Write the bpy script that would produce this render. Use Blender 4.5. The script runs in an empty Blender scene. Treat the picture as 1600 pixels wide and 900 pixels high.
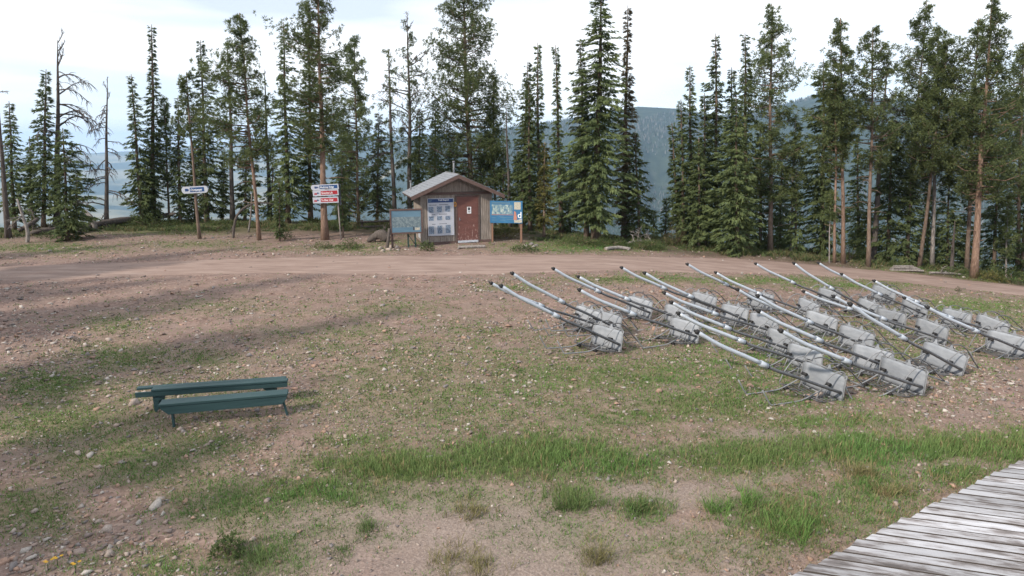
import bpy, bmesh, math, random
import numpy as np
from mathutils import Vector, Matrix

S = bpy.context.scene
COL = S.collection
rnd = random.Random(7)
rng = np.random.default_rng(7)
R = math.radians

# ------------------------------------------------------------------ camera
CAM_H, FOC, HOR = 4.65, 1000.0, 225.0          # metres, pixels (1600 wide), horizon row
PITCH = math.atan((450.0 - HOR) / FOC)
cam = bpy.data.cameras.new("camera")
camo = bpy.data.objects.new("camera", cam)
COL.objects.link(camo)
cam.sensor_width = 36.0
cam.lens = 36.0 * FOC / 1600.0
cam.clip_start, cam.clip_end = 0.1, 60000.0
camo.location = (0, 0, CAM_H)
camo.rotation_euler = (math.pi / 2 - PITCH, 0, 0)
S.camera = camo

# ------------------------------------------------------------------ light and sky
SUN = Vector((-0.74, -0.67, 0)).normalized() * math.cos(R(36)) + Vector((0, 0, math.sin(R(36))))
sl = bpy.data.lights.new("sun", "SUN")
sl.energy, sl.angle, sl.color = 5.0, R(2.2), (1.0, 0.89, 0.75)
so = bpy.data.objects.new("sun", sl)
COL.objects.link(so)
so.rotation_euler = SUN.to_track_quat("Z", "Y").to_euler()

W = bpy.data.worlds.new("World")
S.world = W
W.use_nodes = True
nt = W.node_tree
nt.nodes.clear()
N = nt.nodes.new
L = nt.links.new
out = N("ShaderNodeOutputWorld")
bg1 = N("ShaderNodeBackground")
sky = N("ShaderNodeTexSky")
sky.sky_type = "NISHITA"
sky.sun_disc = False
sky.sun_elevation = R(36)
sky.sun_rotation = math.atan2(SUN.x, SUN.y)
sky.altitude = 2400
bg1.inputs["Strength"].default_value = 0.15
L(sky.outputs[0], bg1.inputs["Color"])
bg2 = N("ShaderNodeBackground")                 # thin bright overcast veil
bg2.inputs["Color"].default_value = (0.95, 0.975, 1.0, 1)
bg2.inputs["Strength"].default_value = 1.5
tc = N("ShaderNodeTexCoord")
mp = N("ShaderNodeMapping")
mp.inputs["Scale"].default_value = (1.1, 1.1, 7.0)
mp.inputs["Location"].default_value = (3.1, 2.2, 0.5)
ns = N("ShaderNodeTexNoise")
ns.inputs["Scale"].default_value = 1.6
ns.inputs["Detail"].default_value = 4
cr = N("ShaderNodeValToRGB")
cr.color_ramp.elements[0].position = 0.37
cr.color_ramp.elements[0].color = (0.5, 0.5, 0.5, 1)
cr.color_ramp.elements[1].position = 0.57
cr.color_ramp.elements[1].color = (1, 1, 1, 1)
L(tc.outputs["Generated"], mp.inputs["Vector"])
L(mp.outputs[0], ns.inputs["Vector"])
L(ns.outputs[0], cr.inputs[0])
mx = N("ShaderNodeMixShader")
L(cr.outputs[0], mx.inputs[0])
L(bg1.outputs[0], mx.inputs[1])
L(bg2.outputs[0], mx.inputs[2])
L(mx.outputs[0], out.inputs["Surface"])

S.view_settings.view_transform = "Standard"
S.view_settings.look = "None"
S.view_settings.exposure = -0.05
S.view_settings.gamma = 1.0
S.view_settings.use_curve_mapping = False
S.render.engine = "CYCLES"
S.cycles.max_bounces = 6
S.cycles.diffuse_bounces = 3
S.cycles.volume_bounces = 1
S.cycles.transparent_max_bounces = 8

# ------------------------------------------------------------------ materials
def nodes(m):
    m.use_nodes = True
    t = m.node_tree
    b = t.nodes.get("Principled BSDF")
    return t, b

def mat(name, stops, scale=6.0, stretch=(1, 1, 1), rough=0.8, metal=0.0, bump=0.0, bscale=None, detail=5, var=0.0, spec=0.3):
    """noise -> colour ramp -> principled, in object space; var = brightness change from object to object"""
    m = bpy.data.materials.new(name)
    t, b = nodes(m)
    b.inputs["Roughness"].default_value = rough
    b.inputs["Metallic"].default_value = metal
    b.inputs["Specular IOR Level"].default_value = spec
    c = t.nodes.new("ShaderNodeTexCoord")
    mpn = t.nodes.new("ShaderNodeMapping")
    mpn.inputs["Scale"].default_value = stretch
    ofs = t.nodes.new("ShaderNodeObjectInfo")
    mul = t.nodes.new("ShaderNodeMath")
    mul.operation = "MULTIPLY"
    mul.inputs[1].default_value = 60.0
    t.links.new(ofs.outputs["Random"], mul.inputs[0])
    t.links.new(c.outputs["Object"], mpn.inputs[0])
    t.links.new(mul.outputs[0], mpn.inputs["Location"])
    n = t.nodes.new("ShaderNodeTexNoise")
    n.inputs["Scale"].default_value = scale
    n.inputs["Detail"].default_value = detail
    n.inputs["Roughness"].default_value = 0.65
    t.links.new(mpn.outputs[0], n.inputs["Vector"])
    r = t.nodes.new("ShaderNodeValToRGB")
    el = r.color_ramp.elements
    while len(el) > 1:
        el.remove(el[-1])
    for k, (p, col) in enumerate(stops):
        e = el[0] if k == 0 else el.new(p)
        e.position = p
        e.color = (*col, 1)
    t.links.new(n.outputs["Fac"], r.inputs[0])
    last = r.outputs[0]
    if var:
        oi = t.nodes.new("ShaderNodeObjectInfo")
        mr = t.nodes.new("ShaderNodeMapRange")
        mr.inputs["To Min"].default_value = 1 - var
        mr.inputs["To Max"].default_value = 1 + var
        t.links.new(oi.outputs["Random"], mr.inputs["Value"])
        hs = t.nodes.new("ShaderNodeHueSaturation")
        t.links.new(mr.outputs[0], hs.inputs["Value"])
        t.links.new(last, hs.inputs["Color"])
        last = hs.outputs[0]
    t.links.new(last, b.inputs["Base Color"])
    if bump:
        bp = t.nodes.new("ShaderNodeBump")
        bp.inputs["Strength"].default_value = bump
        bp.inputs["Distance"].default_value = 0.02
        if bscale:
            n2 = t.nodes.new("ShaderNodeTexNoise")
            n2.inputs["Scale"].default_value = bscale
            n2.inputs["Detail"].default_value = 4
            t.links.new(mpn.outputs[0], n2.inputs["Vector"])
            t.links.new(n2.outputs["Fac"], bp.inputs["Height"])
        else:
            t.links.new(n.outputs["Fac"], bp.inputs["Height"])
        t.links.new(bp.outputs[0], b.inputs["Normal"])
    return m

def flat(name, col, rough=0.6, metal=0.0, var=0.12):
    d = tuple(max(0, c * (1 - var)) for c in col)
    u = tuple(min(1, c * (1 + var)) for c in col)
    return mat(name, [(0.3, d), (0.7, u)], scale=9, rough=rough, metal=metal)

M = {}
M["bark"] = mat("bark", [(0.3, (0.075, 0.055, 0.045)), (0.55, (0.17, 0.125, 0.10)), (0.75, (0.28, 0.22, 0.18))], 9, (3, 3, 0.5), 0.95, bump=0.8, var=0.25)
M["red_bark"] = mat("red_bark", [(0.3, (0.11, 0.072, 0.055)), (0.55, (0.23, 0.155, 0.118)), (0.75, (0.36, 0.27, 0.215))], 9, (3, 3, 0.5), 0.95, bump=0.8, var=0.15)
M["grey_wood"] = mat("grey_wood", [(0.3, (0.12, 0.105, 0.10)), (0.55, (0.24, 0.22, 0.21)), (0.8, (0.40, 0.38, 0.36))], 7, (2, 2, 0.5), 0.95, bump=0.6, var=0.2)
M["dark_dead"] = mat("dark_dead_wood", [(0.3, (0.05, 0.042, 0.04)), (0.6, (0.115, 0.098, 0.09)), (0.8, (0.2, 0.18, 0.165))], 7, (3, 3, 0.5), 0.95, bump=0.6)

def leafmat(name, a, b_, c_):
    m = mat(name, [(0.30, a), (0.52, b_), (0.74, c_)], 2.2, rough=0.75, detail=6, var=0.22, spec=0.15)
    t, b = nodes(m)
    b.inputs["Subsurface Weight"].default_value = 0.0
    tr = t.nodes.new("ShaderNodeBsdfTranslucent")
    src = b.inputs["Base Color"].links[0].from_socket
    t.links.new(src, tr.inputs["Color"])
    mxs = t.nodes.new("ShaderNodeMixShader")
    mxs.inputs[0].default_value = 0.34
    o = t.nodes.get("Material Output")
    t.links.new(b.outputs[0], mxs.inputs[1])
    t.links.new(tr.outputs[0], mxs.inputs[2])
    t.links.new(mxs.outputs[0], o.inputs["Surface"])
    return m
M["fir"] = leafmat("fir_needles", (0.064, 0.090, 0.044), (0.114, 0.148, 0.064), (0.176, 0.205, 0.080))
M["fir_pale"] = leafmat("pale_fir_needles", (0.075, 0.09, 0.055), (0.115, 0.13, 0.075), (0.16, 0.165, 0.085))
M["pine"] = leafmat("pine_needles", (0.070, 0.096, 0.046), (0.124, 0.156, 0.066), (0.192, 0.214, 0.084))
M["brown"] = leafmat("browning_needles", (0.07, 0.065, 0.045), (0.12, 0.10, 0.06), (0.17, 0.135, 0.075))
M["young"] = leafmat("young_needles", (0.08, 0.085, 0.03), (0.13, 0.125, 0.045), (0.19, 0.17, 0.06))
M["shrub"] = leafmat("shrub_leaves", (0.045, 0.07, 0.028), (0.085, 0.115, 0.045), (0.14, 0.16, 0.06))

M["galv"] = mat("galvanised_steel", [(0.3, (0.15, 0.158, 0.172)), (0.6, (0.22, 0.23, 0.248)), (0.8, (0.30, 0.31, 0.33))], 14, rough=0.55, metal=0.0, var=0.1)
M["seat"] = mat("worn_seat_sheet", [(0.28, (0.215, 0.235, 0.268)), (0.5, (0.265, 0.287, 0.322)), (0.72, (0.32, 0.342, 0.38))], 5, (1, 1, 2.5), rough=0.65, metal=0.0, bump=0.03, detail=8, var=0.14)
M["whitepipe"] = mat("pale_painted_pipe", [(0.3, (0.34, 0.385, 0.45)), (0.7, (0.47, 0.51, 0.57))], 8, (4, 1, 4), rough=0.3, metal=0.2, spec=0.5)
M["rubber"] = flat("black_rubber", (0.025, 0.025, 0.027), 0.7)
M["darksteel"] = mat("dull_dark_steel", [(0.3, (0.085, 0.09, 0.10)), (0.7, (0.16, 0.165, 0.178))], 14, rough=0.5, metal=0.4)
M["rust"] = flat("rusty_bracket", (0.20, 0.12, 0.085), 0.85)

M["teal"] = mat("dark_teal_paint", [(0.25, (0.020, 0.048, 0.054)), (0.6, (0.032, 0.068, 0.074)), (0.85, (0.06, 0.098, 0.102)), (0.93, (0.14, 0.16, 0.155))], 4, (0.6, 6, 6), rough=0.55, detail=8, bump=0.1)
M["board"] = mat("weathered_siding", [(0.22, (0.085, 0.070, 0.060)), (0.45, (0.21, 0.180, 0.158)), (0.7, (0.33, 0.295, 0.268)), (0.85, (0.45, 0.415, 0.385))], 5, (5, 5, 0.55), rough=0.9, bump=0.3, detail=8, var=0.12)
M["trim"] = mat("brown_red_trim", [(0.3, (0.075, 0.050, 0.046)), (0.6, (0.125, 0.084, 0.076)), (0.85, (0.21, 0.165, 0.15))], 6, (1, 1, 3), rough=0.8, detail=7)
M["shingle"] = mat("weathered_grey_roofing", [(0.3, (0.145, 0.158, 0.185)), (0.55, (0.23, 0.246, 0.278)), (0.8, (0.33, 0.346, 0.378))], 5, (2, 2, 2), rough=0.6, var=0.15)
M["white"] = flat("white_board", (0.41, 0.44, 0.51), 0.45, var=0.06)
M["navy"] = flat("navy_print", (0.018, 0.05, 0.16), 0.45)
M["table"] = mat("printed_table", [(0.35, (0.05, 0.07, 0.11)), (0.5, (0.12, 0.17, 0.25)), (0.62, (0.32, 0.40, 0.50))], 30, (0.6, 0.6, 2.5), rough=0.5, detail=2)
M["print_red"] = flat("red_print", (0.33, 0.028, 0.04), 0.45)
M["sign_blue"] = flat("sign_blue", (0.018, 0.065, 0.19), 0.45)
M["map_blue"] = mat("map_board_blue", [(0.3, (0.03, 0.125, 0.26)), (0.7, (0.05, 0.175, 0.33))], 2, rough=0.4)
M["map_art"] = mat("faded_mountain_map", [(0.30, (0.05, 0.11, 0.19)), (0.45, (0.12, 0.22, 0.30)), (0.55, (0.26, 0.35, 0.36)), (0.68, (0.48, 0.54, 0.52))], 7, (1.6, 1, 1), rough=0.4, detail=9)
M["pale_map"] = mat("pale_faded_panorama", [(0.30, (0.085, 0.125, 0.155)), (0.48, (0.13, 0.18, 0.21)), (0.62, (0.21, 0.265, 0.285)), (0.75, (0.34, 0.39, 0.40))], 9, (1.2, 1, 1), rough=0.4, detail=9)
M["pale_sky"] = mat("faded_map_sky", [(0.3, (0.095, 0.175, 0.245)), (0.7, (0.135, 0.235, 0.315))], 2, (0.5, 1, 2), rough=0.4)
M["beige"] = mat("beige_inset", [(0.4, (0.30, 0.29, 0.25)), (0.6, (0.52, 0.50, 0.42))], 22, rough=0.5)
M["lettering"] = flat("white_lettering", (0.75, 0.78, 0.82), 0.5, var=0.03)
M["orange"] = flat("orange_badge", (0.42, 0.20, 0.04), 0.5)
M["paper"] = flat("white_paper", (0.72, 0.74, 0.78), 0.7, var=0.04)
M["ink"] = flat("dark_ink", (0.04, 0.045, 0.06), 0.6)
M["salmon"] = flat("salmon_print", (0.45, 0.20, 0.15), 0.5)
M["greenpost"] = flat("dark_green_post", (0.03, 0.06, 0.055), 0.7)
M["flower"] = flat("yellow_petals", (0.65, 0.40, 0.02), 0.6)
M["sill"] = mat("worn_pale_sill", [(0.35, (0.33, 0.36, 0.42)), (0.65, (0.55, 0.60, 0.68))], 9, (1, 1, 2), rough=0.6)
M["plank"] = mat("peeling_white_deck_paint", [(0.33, (0.11, 0.10, 0.10)), (0.43, (0.19, 0.175, 0.178)), (0.48, (0.29, 0.285, 0.30)), (0.57, (0.38, 0.385, 0.415)), (0.9, (0.49, 0.50, 0.54))], 3.6, (0.6, 3.0, 2), rough=0.9, bump=0.4, detail=10, var=0.24)
def wear(m):
    t, b = nodes(m)
    rp_ = [n for n in t.nodes if n.type == "VALTORGB"][0]
    src = rp_.inputs[0].links[0].from_socket
    g = t.nodes.new("ShaderNodeNewGeometry")
    n = t.nodes.new("ShaderNodeTexNoise")
    n.inputs["Scale"].default_value = 0.75
    n.inputs["Detail"].default_value = 3
    t.links.new(g.outputs["Position"], n.inputs["Vector"])
    a = t.nodes.new("ShaderNodeMath")
    a.operation = "MULTIPLY_ADD"
    a.inputs[1].default_value = 0.55
    t.links.new(n.outputs["Fac"], a.inputs[0])
    a2 = t.nodes.new("ShaderNodeMath")
    a2.operation = "ADD"
    a2.inputs[1].default_value = -0.285
    t.links.new(src, a2.inputs[0])
    t.links.new(a2.outputs[0], a.inputs[2])
    t.links.new(a.outputs[0], rp_.inputs[0])
wear(M["plank"])
M["joist"] = flat("joist_and_gap_shade", (0.07, 0.06, 0.055), 0.9)
M["ironmark"] = flat("rust_stain", (0.4, 0.2, 0.12), 0.9)

def door_mat():
    m = mat("red_brown_door_paint", [(0.3, (0.115, 0.05, 0.044)), (0.7, (0.165, 0.075, 0.064))], 3, (1, 1, 3), rough=0.6)
    t, b = nodes(m)
    old = b.inputs["Base Color"].links[0].from_socket
    c = t.nodes.new("ShaderNodeTexCoord")
    sp = t.nodes.new("ShaderNodeSeparateXYZ")
    t.links.new(c.outputs["Object"], sp.inputs[0])
    n = t.nodes.new("ShaderNodeTexNoise")
    n.inputs["Scale"].default_value = 7
    n.inputs["Detail"].default_value = 6
    mp_ = t.nodes.new("ShaderNodeMapping")
    mp_.inputs["Scale"].default_value = (2.2, 1, 0.8)
    t.links.new(c.outputs["Object"], mp_.inputs[0])
    t.links.new(mp_.outputs[0], n.inputs["Vector"])
    a = t.nodes.new("ShaderNodeMath")
    a.operation = "MULTIPLY_ADD"            # peeling is worst where the door gets kicked: low down
    a.inputs[1].default_value = -0.13
    a.inputs[2].default_value = 0.12
    t.links.new(sp.outputs["Z"], a.inputs[0])
    s = t.nodes.new("ShaderNodeMath")
    s.operation = "ADD"
    t.links.new(n.outputs["Fac"], s.inputs[0])
    t.links.new(a.outputs[0], s.inputs[1])
    r = t.nodes.new("ShaderNodeValToRGB")
    r.color_ramp.elements[0].position = 0.62
    r.color_ramp.elements[1].position = 0.70
    t.links.new(s.outputs[0], r.inputs[0])
    mxc = t.nodes.new("ShaderNodeMixRGB")
    mxc.inputs[2].default_value = (0.33, 0.23, 0.21, 1)
    t.links.new(r.outputs[0], mxc.inputs[0])
    t.links.new(old, mxc.inputs[1])
    t.links.new(mxc.outputs[0], b.inputs["Base Color"])
    return m
M["door"] = door_mat()

def colour_attr_mat(name, rough=0.9, bump=0.0, trans=0.0):
    m = bpy.data.materials.new(name)
    t, b = nodes(m)
    a = t.nodes.new("ShaderNodeAttribute")
    a.attribute_name = "col"
    b.inputs["Roughness"].default_value = rough
    b.inputs["Specular IOR Level"].default_value = 0.2
    n = t.nodes.new("ShaderNodeTexNoise")
    n.inputs["Scale"].default_value = 30
    c = t.nodes.new("ShaderNodeTexCoord")
    t.links.new(c.outputs["Object"], n.inputs["Vector"])
    mr = t.nodes.new("ShaderNodeMapRange")
    mr.inputs["To Min"].default_value = 0.65
    mr.inputs["To Max"].default_value = 1.35
    t.links.new(n.outputs["Fac"], mr.inputs["Value"])
    mm = t.nodes.new("ShaderNodeMixRGB")
    mm.blend_type = "MULTIPLY"
    mm.inputs[0].default_value = 1
    t.links.new(a.outputs["Color"], mm.inputs[1])
    t.links.new(mr.outputs[0], mm.inputs[2])
    t.links.new(mm.outputs[0], b.inputs["Base Color"])
    if trans:
        tr = t.nodes.new("ShaderNodeBsdfTranslucent")
        t.links.new(mm.outputs[0], tr.inputs["Color"])
        ms = t.nodes.new("ShaderNodeMixShader")
        ms.inputs[0].default_value = trans
        t.links.new(b.outputs[0], ms.inputs[1])
        t.links.new(tr.outputs[0], ms.inputs[2])
        t.links.new(ms.outputs[0], t.nodes.get("Material Output").inputs["Surface"])
    return m
M["pebbles"] = colour_attr_mat("loose_stone", 0.9)
M["blades"] = colour_attr_mat("grass_blades", 0.7, trans=0.25)

# ------------------------------------------------------------------ mesh helpers
def link(name, me, material=None, parent=None, **props):
    o = bpy.data.objects.new(name, me)
    COL.objects.link(o)
    if material is not None and me is not None and hasattr(me, "materials") and len(me.materials) == 0:
        me.materials.append(material)
    if parent is not None:
        o.parent = parent
    for k, v in props.items():
        o[k] = v
    return o

def thing(name, label, cat, loc=(0, 0, 0), rz=0.0, group=None):
    o = bpy.data.objects.new(name, None)
    COL.objects.link(o)
    o.location = loc
    o.rotation_euler = (0, 0, rz)
    o["label"], o["category"] = label, cat
    if group:
        o["group"] = group
    return o

def tri_mesh(name, V, F, cols=None, smooth=False):
    V = np.asarray(V, dtype=np.float32)
    F = np.asarray(F, dtype=np.int32)
    k = F.shape[1]
    me = bpy.data.meshes.new(name)
    me.vertices.add(len(V))
    me.vertices.foreach_set("co", V.ravel())
    me.loops.add(F.size)
    me.loops.foreach_set("vertex_index", F.ravel())
    me.polygons.add(len(F))
    me.polygons.foreach_set("loop_start", np.arange(0, F.size, k, dtype=np.int32))
    me.polygons.foreach_set("loop_total", np.full(len(F), k, dtype=np.int32))
    if smooth:
        me.polygons.foreach_set("use_smooth", np.ones(len(F), dtype=bool))
    me.update(calc_edges=True)
    if cols is not None:
        a = me.color_attributes.new("col", "FLOAT_COLOR", "POINT")
        c = np.ones((len(V), 4), dtype=np.float32)
        c[:, :3] = cols
        a.data.foreach_set("color", c.ravel())
    return me

class MB:
    def __init__(self):
        self.v, self.f, self.s = [], [], []
    def add(self, v, f, smooth=False):
        o = len(self.v)
        self.v += [tuple(p) for p in v]
        self.f += [tuple(i + o for i in q) for q in f]
        self.s += [smooth] * len(f)
    def box(self, x0, x1, y0, y1, z0, z1, mtx=None):
        v = [Vector((x, y, z)) for z in (z0, z1) for y in (y0, y1) for x in (x0, x1)]
        if mtx is not None:
            v = [mtx @ p for p in v]
        self.add(v, [(0, 2, 3, 1), (4, 5, 7, 6), (0, 1, 5, 4), (2, 6, 7, 3), (1, 3, 7, 5), (0, 4, 6, 2)])
    def prism(self, poly, y0, y1, mtx=None):
        """poly in (x, z), extruded along y"""
        n = len(poly)
        v = [Vector((x, y0, z)) for x, z in poly] + [Vector((x, y1, z)) for x, z in poly]
        if mtx is not None:
            v = [mtx @ p for p in v]
        f = [tuple(range(n)), tuple(range(2 * n - 1, n - 1, -1))]
        f += [(i, i + n, (i + 1) % n + n, (i + 1) % n) for i in range(n)]
        self.add(v, f)
    def tube(self, pts, r, sides=6, round_=0):
        pts = [Vector(p) for p in pts]
        rs = list(r) if isinstance(r, (list, tuple)) else [r] * len(pts)
        if round_:
            npt, nr = [], []
            for i in range(len(pts) - 1):
                p0, p1, p2, p3 = pts[max(i - 1, 0)], pts[i], pts[i + 1], pts[min(i + 2, len(pts) - 1)]
                for k in range(round_):
                    t = k / round_
                    q = 0.5 * ((2 * p1) + (p2 - p0) * t + (2 * p0 - 5 * p1 + 4 * p2 - p3) * t * t + (3 * p1 - p0 - 3 * p2 + p3) * t ** 3)
                    npt.append(q)
                    nr.append(rs[i] * (1 - t) + rs[i + 1] * t)
            pts, rs = npt + [pts[-1]], nr + [rs[-1]]
        v, f = [], []
        up = Vector((0.31, 0.17, 0.93))
        for i, p in enumerate(pts):
            d = (pts[min(i + 1, len(pts) - 1)] - pts[max(i - 1, 0)]).normalized()
            a = d.cross(up)
            if a.length < 0.1:
                a = d.cross(Vector((1, 0, 0)))
            a.normalize()
            b = d.cross(a)
            for k in range(sides):
                w = 2 * math.pi * k / sides
                v.append(p + (a * math.cos(w) + b * math.sin(w)) * rs[i])
        for i in range(len(pts) - 1):
            for k in range(sides):
                k2 = (k + 1) % sides
                f.append((i * sides + k, i * sides + k2, (i + 1) * sides + k2, (i + 1) * sides + k))
        self.add(v, f, True)
        m = len(pts) - 1
        o = len(self.v) - len(v)
        self.f.append(tuple(o + k for k in range(sides - 1, -1, -1)))
        self.f.append(tuple(o + m * sides + k for k in range(sides)))
        self.s += [False, False]
    def mesh(self, name):
        me = bpy.data.meshes.new(name)
        me.from_pydata([tuple(p) for p in self.v], [], self.f)
        me.polygons.foreach_set("use_smooth", self.s)
        me.update()
        return me
    def build(self, name, material, parent=None, bevel=0.0, **props):
        o = link(name, self.mesh(name), material, parent, **props)
        if bevel:
            b = o.modifiers.new("edge", "BEVEL")
            b.width, b.segments, b.limit_method = bevel, 1, "ANGLE"
        return o

# ------------------------------------------------------------------ noise and terrain
def vnoise(x, y, seed=0):
    x, y = np.asarray(x, float), np.asarray(y, float)
    xi, yi = np.floor(x).astype(np.int64), np.floor(y).astype(np.int64)
    fx, fy = x - xi, y - yi
    fx, fy = fx * fx * (3 - 2 * fx), fy * fy * (3 - 2 * fy)
    def h(a, b):
        n = (a * 374761393 + b * 668265263 + seed * 1442695041) & 0x7FFFFFFF
        n = ((n ^ (n >> 13)) * 1274126177) & 0x7FFFFFFF
        return ((n ^ (n >> 16)) & 0xFFFF) / 65535.0
    return (h(xi, yi) * (1 - fx) + h(xi + 1, yi) * fx) * (1 - fy) + (h(xi, yi + 1) * (1 - fx) + h(xi + 1, yi + 1) * fx) * fy
def fbm(x, y, seed=0, o=4):
    s, a, t = 0.0, 1.0, 0.0
    for k in range(o):
        s = s + a * vnoise(x * 2 ** k, y * 2 ** k, seed + k)
        t += a
        a *= 0.5
    return s / t
def sstep(a, b, x):
    t = np.clip((np.asarray(x, float) - a) / (b - a), 0, 1)
    return t * t * (3 - 2 * t)

CA, SA = math.cos(PITCH), math.sin(PITCH)
def ray(px, py):
    u, v = (px - 800.0) / FOC, (450.0 - py) / FOC
    return np.array([u, CA + v * SA, -SA + v * CA])
def project(x, y, z):
    dz = z - CAM_H
    d = y * CA - dz * SA
    d = np.where(d < 0.05, 0.05, d)
    return 800 + FOC * x / d, 450 - FOC * (y * SA + dz * CA) / d

def tilt(x, y):
    x, y = np.asarray(x, float), np.asarray(y, float)
    q = x - 3.0
    return -0.085 * 0.5 * (q + np.sqrt(q * q + 4)) * sstep(9, 21, y)
def march(px, py, zf, tmax=75.0):
    d = ray(px, py)
    t = np.arange(3.0, tmax, 0.03)
    z = CAM_H + d[2] * t - zf(d[0] * t, d[1] * t)
    i = np.argmax(z < 0) if (z < 0).any() else None
    if i is None:
        return None
    return d[0] * t[i], d[1] * t[i]
EDGE_PX = [(0, 366), (100, 358), (200, 353), (300, 352), (420, 352), (520, 352), (640, 356), (760, 360), (850, 366), (950, 374), (1050, 384), (1150, 391), (1250, 398), (1350, 409), (1450, 422), (1600, 438)]
_e = sorted(march(px, py, tilt) for px, py in EDGE_PX)
EX = np.array([-80, -45] + [p[0] for p in _e] + [_e[-1][0] + 10, 80])
EY = np.array([22, 28] + [p[1] for p in _e] + [_e[-1][1] - 4, 12])
def edge(x):
    return sum(np.interp(np.asarray(x, float) + k, EX, EY) for k in (-2, -1, 0, 1, 2)) / 5
def zbase(x, y):
    d = np.asarray(y, float) - edge(x) - 1.5
    dp = np.maximum(d, 0)
    return tilt(x, y) - 0.55 * (np.sqrt(dp * dp + 9) - 3)
ROAD_T = [(0, 416), (200, 410), (400, 403), (600, 399), (800, 398), (950, 399), (1050, 402), (1150, 404), (1250, 412), (1400, 425), (1600, 448)]
ROAD_B = [(0, 441), (200, 433), (400, 428), (600, 430), (760, 431), (900, 424), (1050, 426), (1250, 429), (1400, 441), (1600, 462)]
rt = np.array(ROAD_T, float)
rb = np.array(ROAD_B, float)
_a = [march(px, py, tilt) for px, py in ROAD_T]
_b = [march(px, py, tilt) for px, py in ROAD_B]
RTX, RTY = np.array([-60.0] + [p[0] for p in _a] + [40.0]), np.array([_a[0][1] + 1.0] + [p[1] for p in _a] + [_a[-1][1] - 6])
RBX, RBY = np.array([-60.0] + [p[0] for p in _b] + [40.0]), np.array([_b[0][1] + 1.0] + [p[1] for p in _b] + [_b[-1][1] - 6])
def road(x, y):
    wob = 0.5 * (fbm(np.asarray(x) * 0.6, np.asarray(y) * 0.6, 31) - 0.5)
    hi, lo = np.interp(x, RTX, RTY), np.interp(x, RBX, RBY)
    return sstep(-0.35, 0.35, y + wob - lo) * sstep(-0.35, 0.35, hi - y + wob)
def relief(x, y):
    r = 0.10 * (fbm(x * 0.35, y * 0.35, 3) - 0.5) + 0.06 * (fbm(x * 1.6, y * 1.6, 9) - 0.5) + 0.025 * (fbm(x * 5, y * 5, 12, 2) - 0.5)
    berm = 0.16 * np.exp(-((y - np.interp(x, RTX, RTY) - 0.9) / 0.55) ** 2) * sstep(4, 9, x) * (0.4 + fbm(x * 0.9, y * 0.9, 17))
    return (r + berm) * (1 - 0.8 * road(x, y))
def zg(x, y):
    return zbase(x, y) + relief(x, y)
def G(px, py, dz=0.0):
    q = march(px, py, lambda x, y: zg(x, y) + dz)
    if q is None:
        d = ray(px, py)
        t = (edge(0) + 2) / d[1]
        q = (d[0] * t, d[1] * t)
    return Vector((q[0], q[1], float(zg(q[0], q[1]))))
def at_depth(px, py, Y):
    d = ray(px, py)
    t = Y / d[1]
    return Vector((d[0] * t, Y, CAM_H + d[2] * t))

# grass map: (px, py, rx, ry, weight, blade height)
GB = [(640, 728, 170, 26, 1.0, .20), (830, 712, 150, 38, 1.0, .22), (970, 722, 130, 30, .8, .20), (500, 765, 120, 26, .85, .16), (1180, 712, 140, 28, .95, .20),
      (1330, 700, 140, 26, 1.0, .20), (1480, 700, 140, 24, 1.0, .20), (1590, 695, 70, 30, .95, .20), (1230, 815, 75, 40, .95, .24), (1010, 793, 45, 26, .7, .22),
      (900, 775, 40, 20, .75, .26), (1370, 760, 80, 36, .7, .18), (420, 865, 60, 40, .65, .18), (250, 882, 110, 24, .7, .10), (70, 600, 110, 26, .85, .06), (190, 560, 80, 26, .7, .06),
      (320, 560, 60, 20, .5, .06), (90, 660, 140, 40, .7, .06), (210, 720, 130, 40, .7, .06), (330, 690, 70, 22, .7, .07), (360, 785, 110, 40, .7, .10), (50, 800, 80, 40, .6, .07),
      (180, 505, 60, 14, .5, .06), (330, 480, 100, 14, .35, .05), (480, 620, 60, 20, .45, .06), (700, 545, 150, 34, .40, .08), (870, 590, 150, 30, .62, .10), (620, 480, 90, 14, .35, .06),
      (750, 520, 90, 14, .45, .08), (1010, 590, 150, 34, .72, .12), (1120, 630, 160, 40, .75, .12), (1000, 650, 160, 24, .55, .10), (1280, 660, 140, 18, .7, .14), (1180, 560, 80, 30, .7, .10), (800, 450, 60, 7, .6, .08),
      (1010, 436, 160, 7, .75, .08), (1200, 438, 150, 7, .8, .08), (1330, 445, 120, 8, .8, .08), (1510, 480, 110, 14, .85, .08), (1440, 560, 90, 20, .4, .08), (1590, 500, 60, 20, .6, .08),
      (1300, 560, 80, 24, .55, .10), (1100, 520, 80, 18, .5, .09), (60, 388, 120, 9, .7, .10), (300, 382, 110, 6, .55, .08), (260, 355, 120, 10, 1.0, .14), (420, 388, 120, 5, .4, .08), (560, 388, 60, 7, .7, .16),
      (900, 386, 110, 9, .9, .14), (1000, 380, 60, 8, .9, .12), (1430, 424, 90, 5, .9, .12), (1560, 438, 80, 7, .9, .14), (760, 610, 330, 90, .50, .07), (1150, 600, 260, 90, .55, .09), (600, 540, 200, 60, .40, .06), (1350, 540, 220, 60, .42, .08), (250, 620, 260, 60, .42, .05), (560, 690, 100, 20, .5, .12), (1500, 740, 70, 24, .8, .18), (1310, 800, 200, 60, .50, .13), (1120, 850, 160, 34, .36, .10), (660, 775, 260, 22, .42, .10), (900, 830, 120, 40, .28, .08), (480, 820, 120, 30, .32, .08), (640, 380, 60, 5, .5, .12)]
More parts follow.
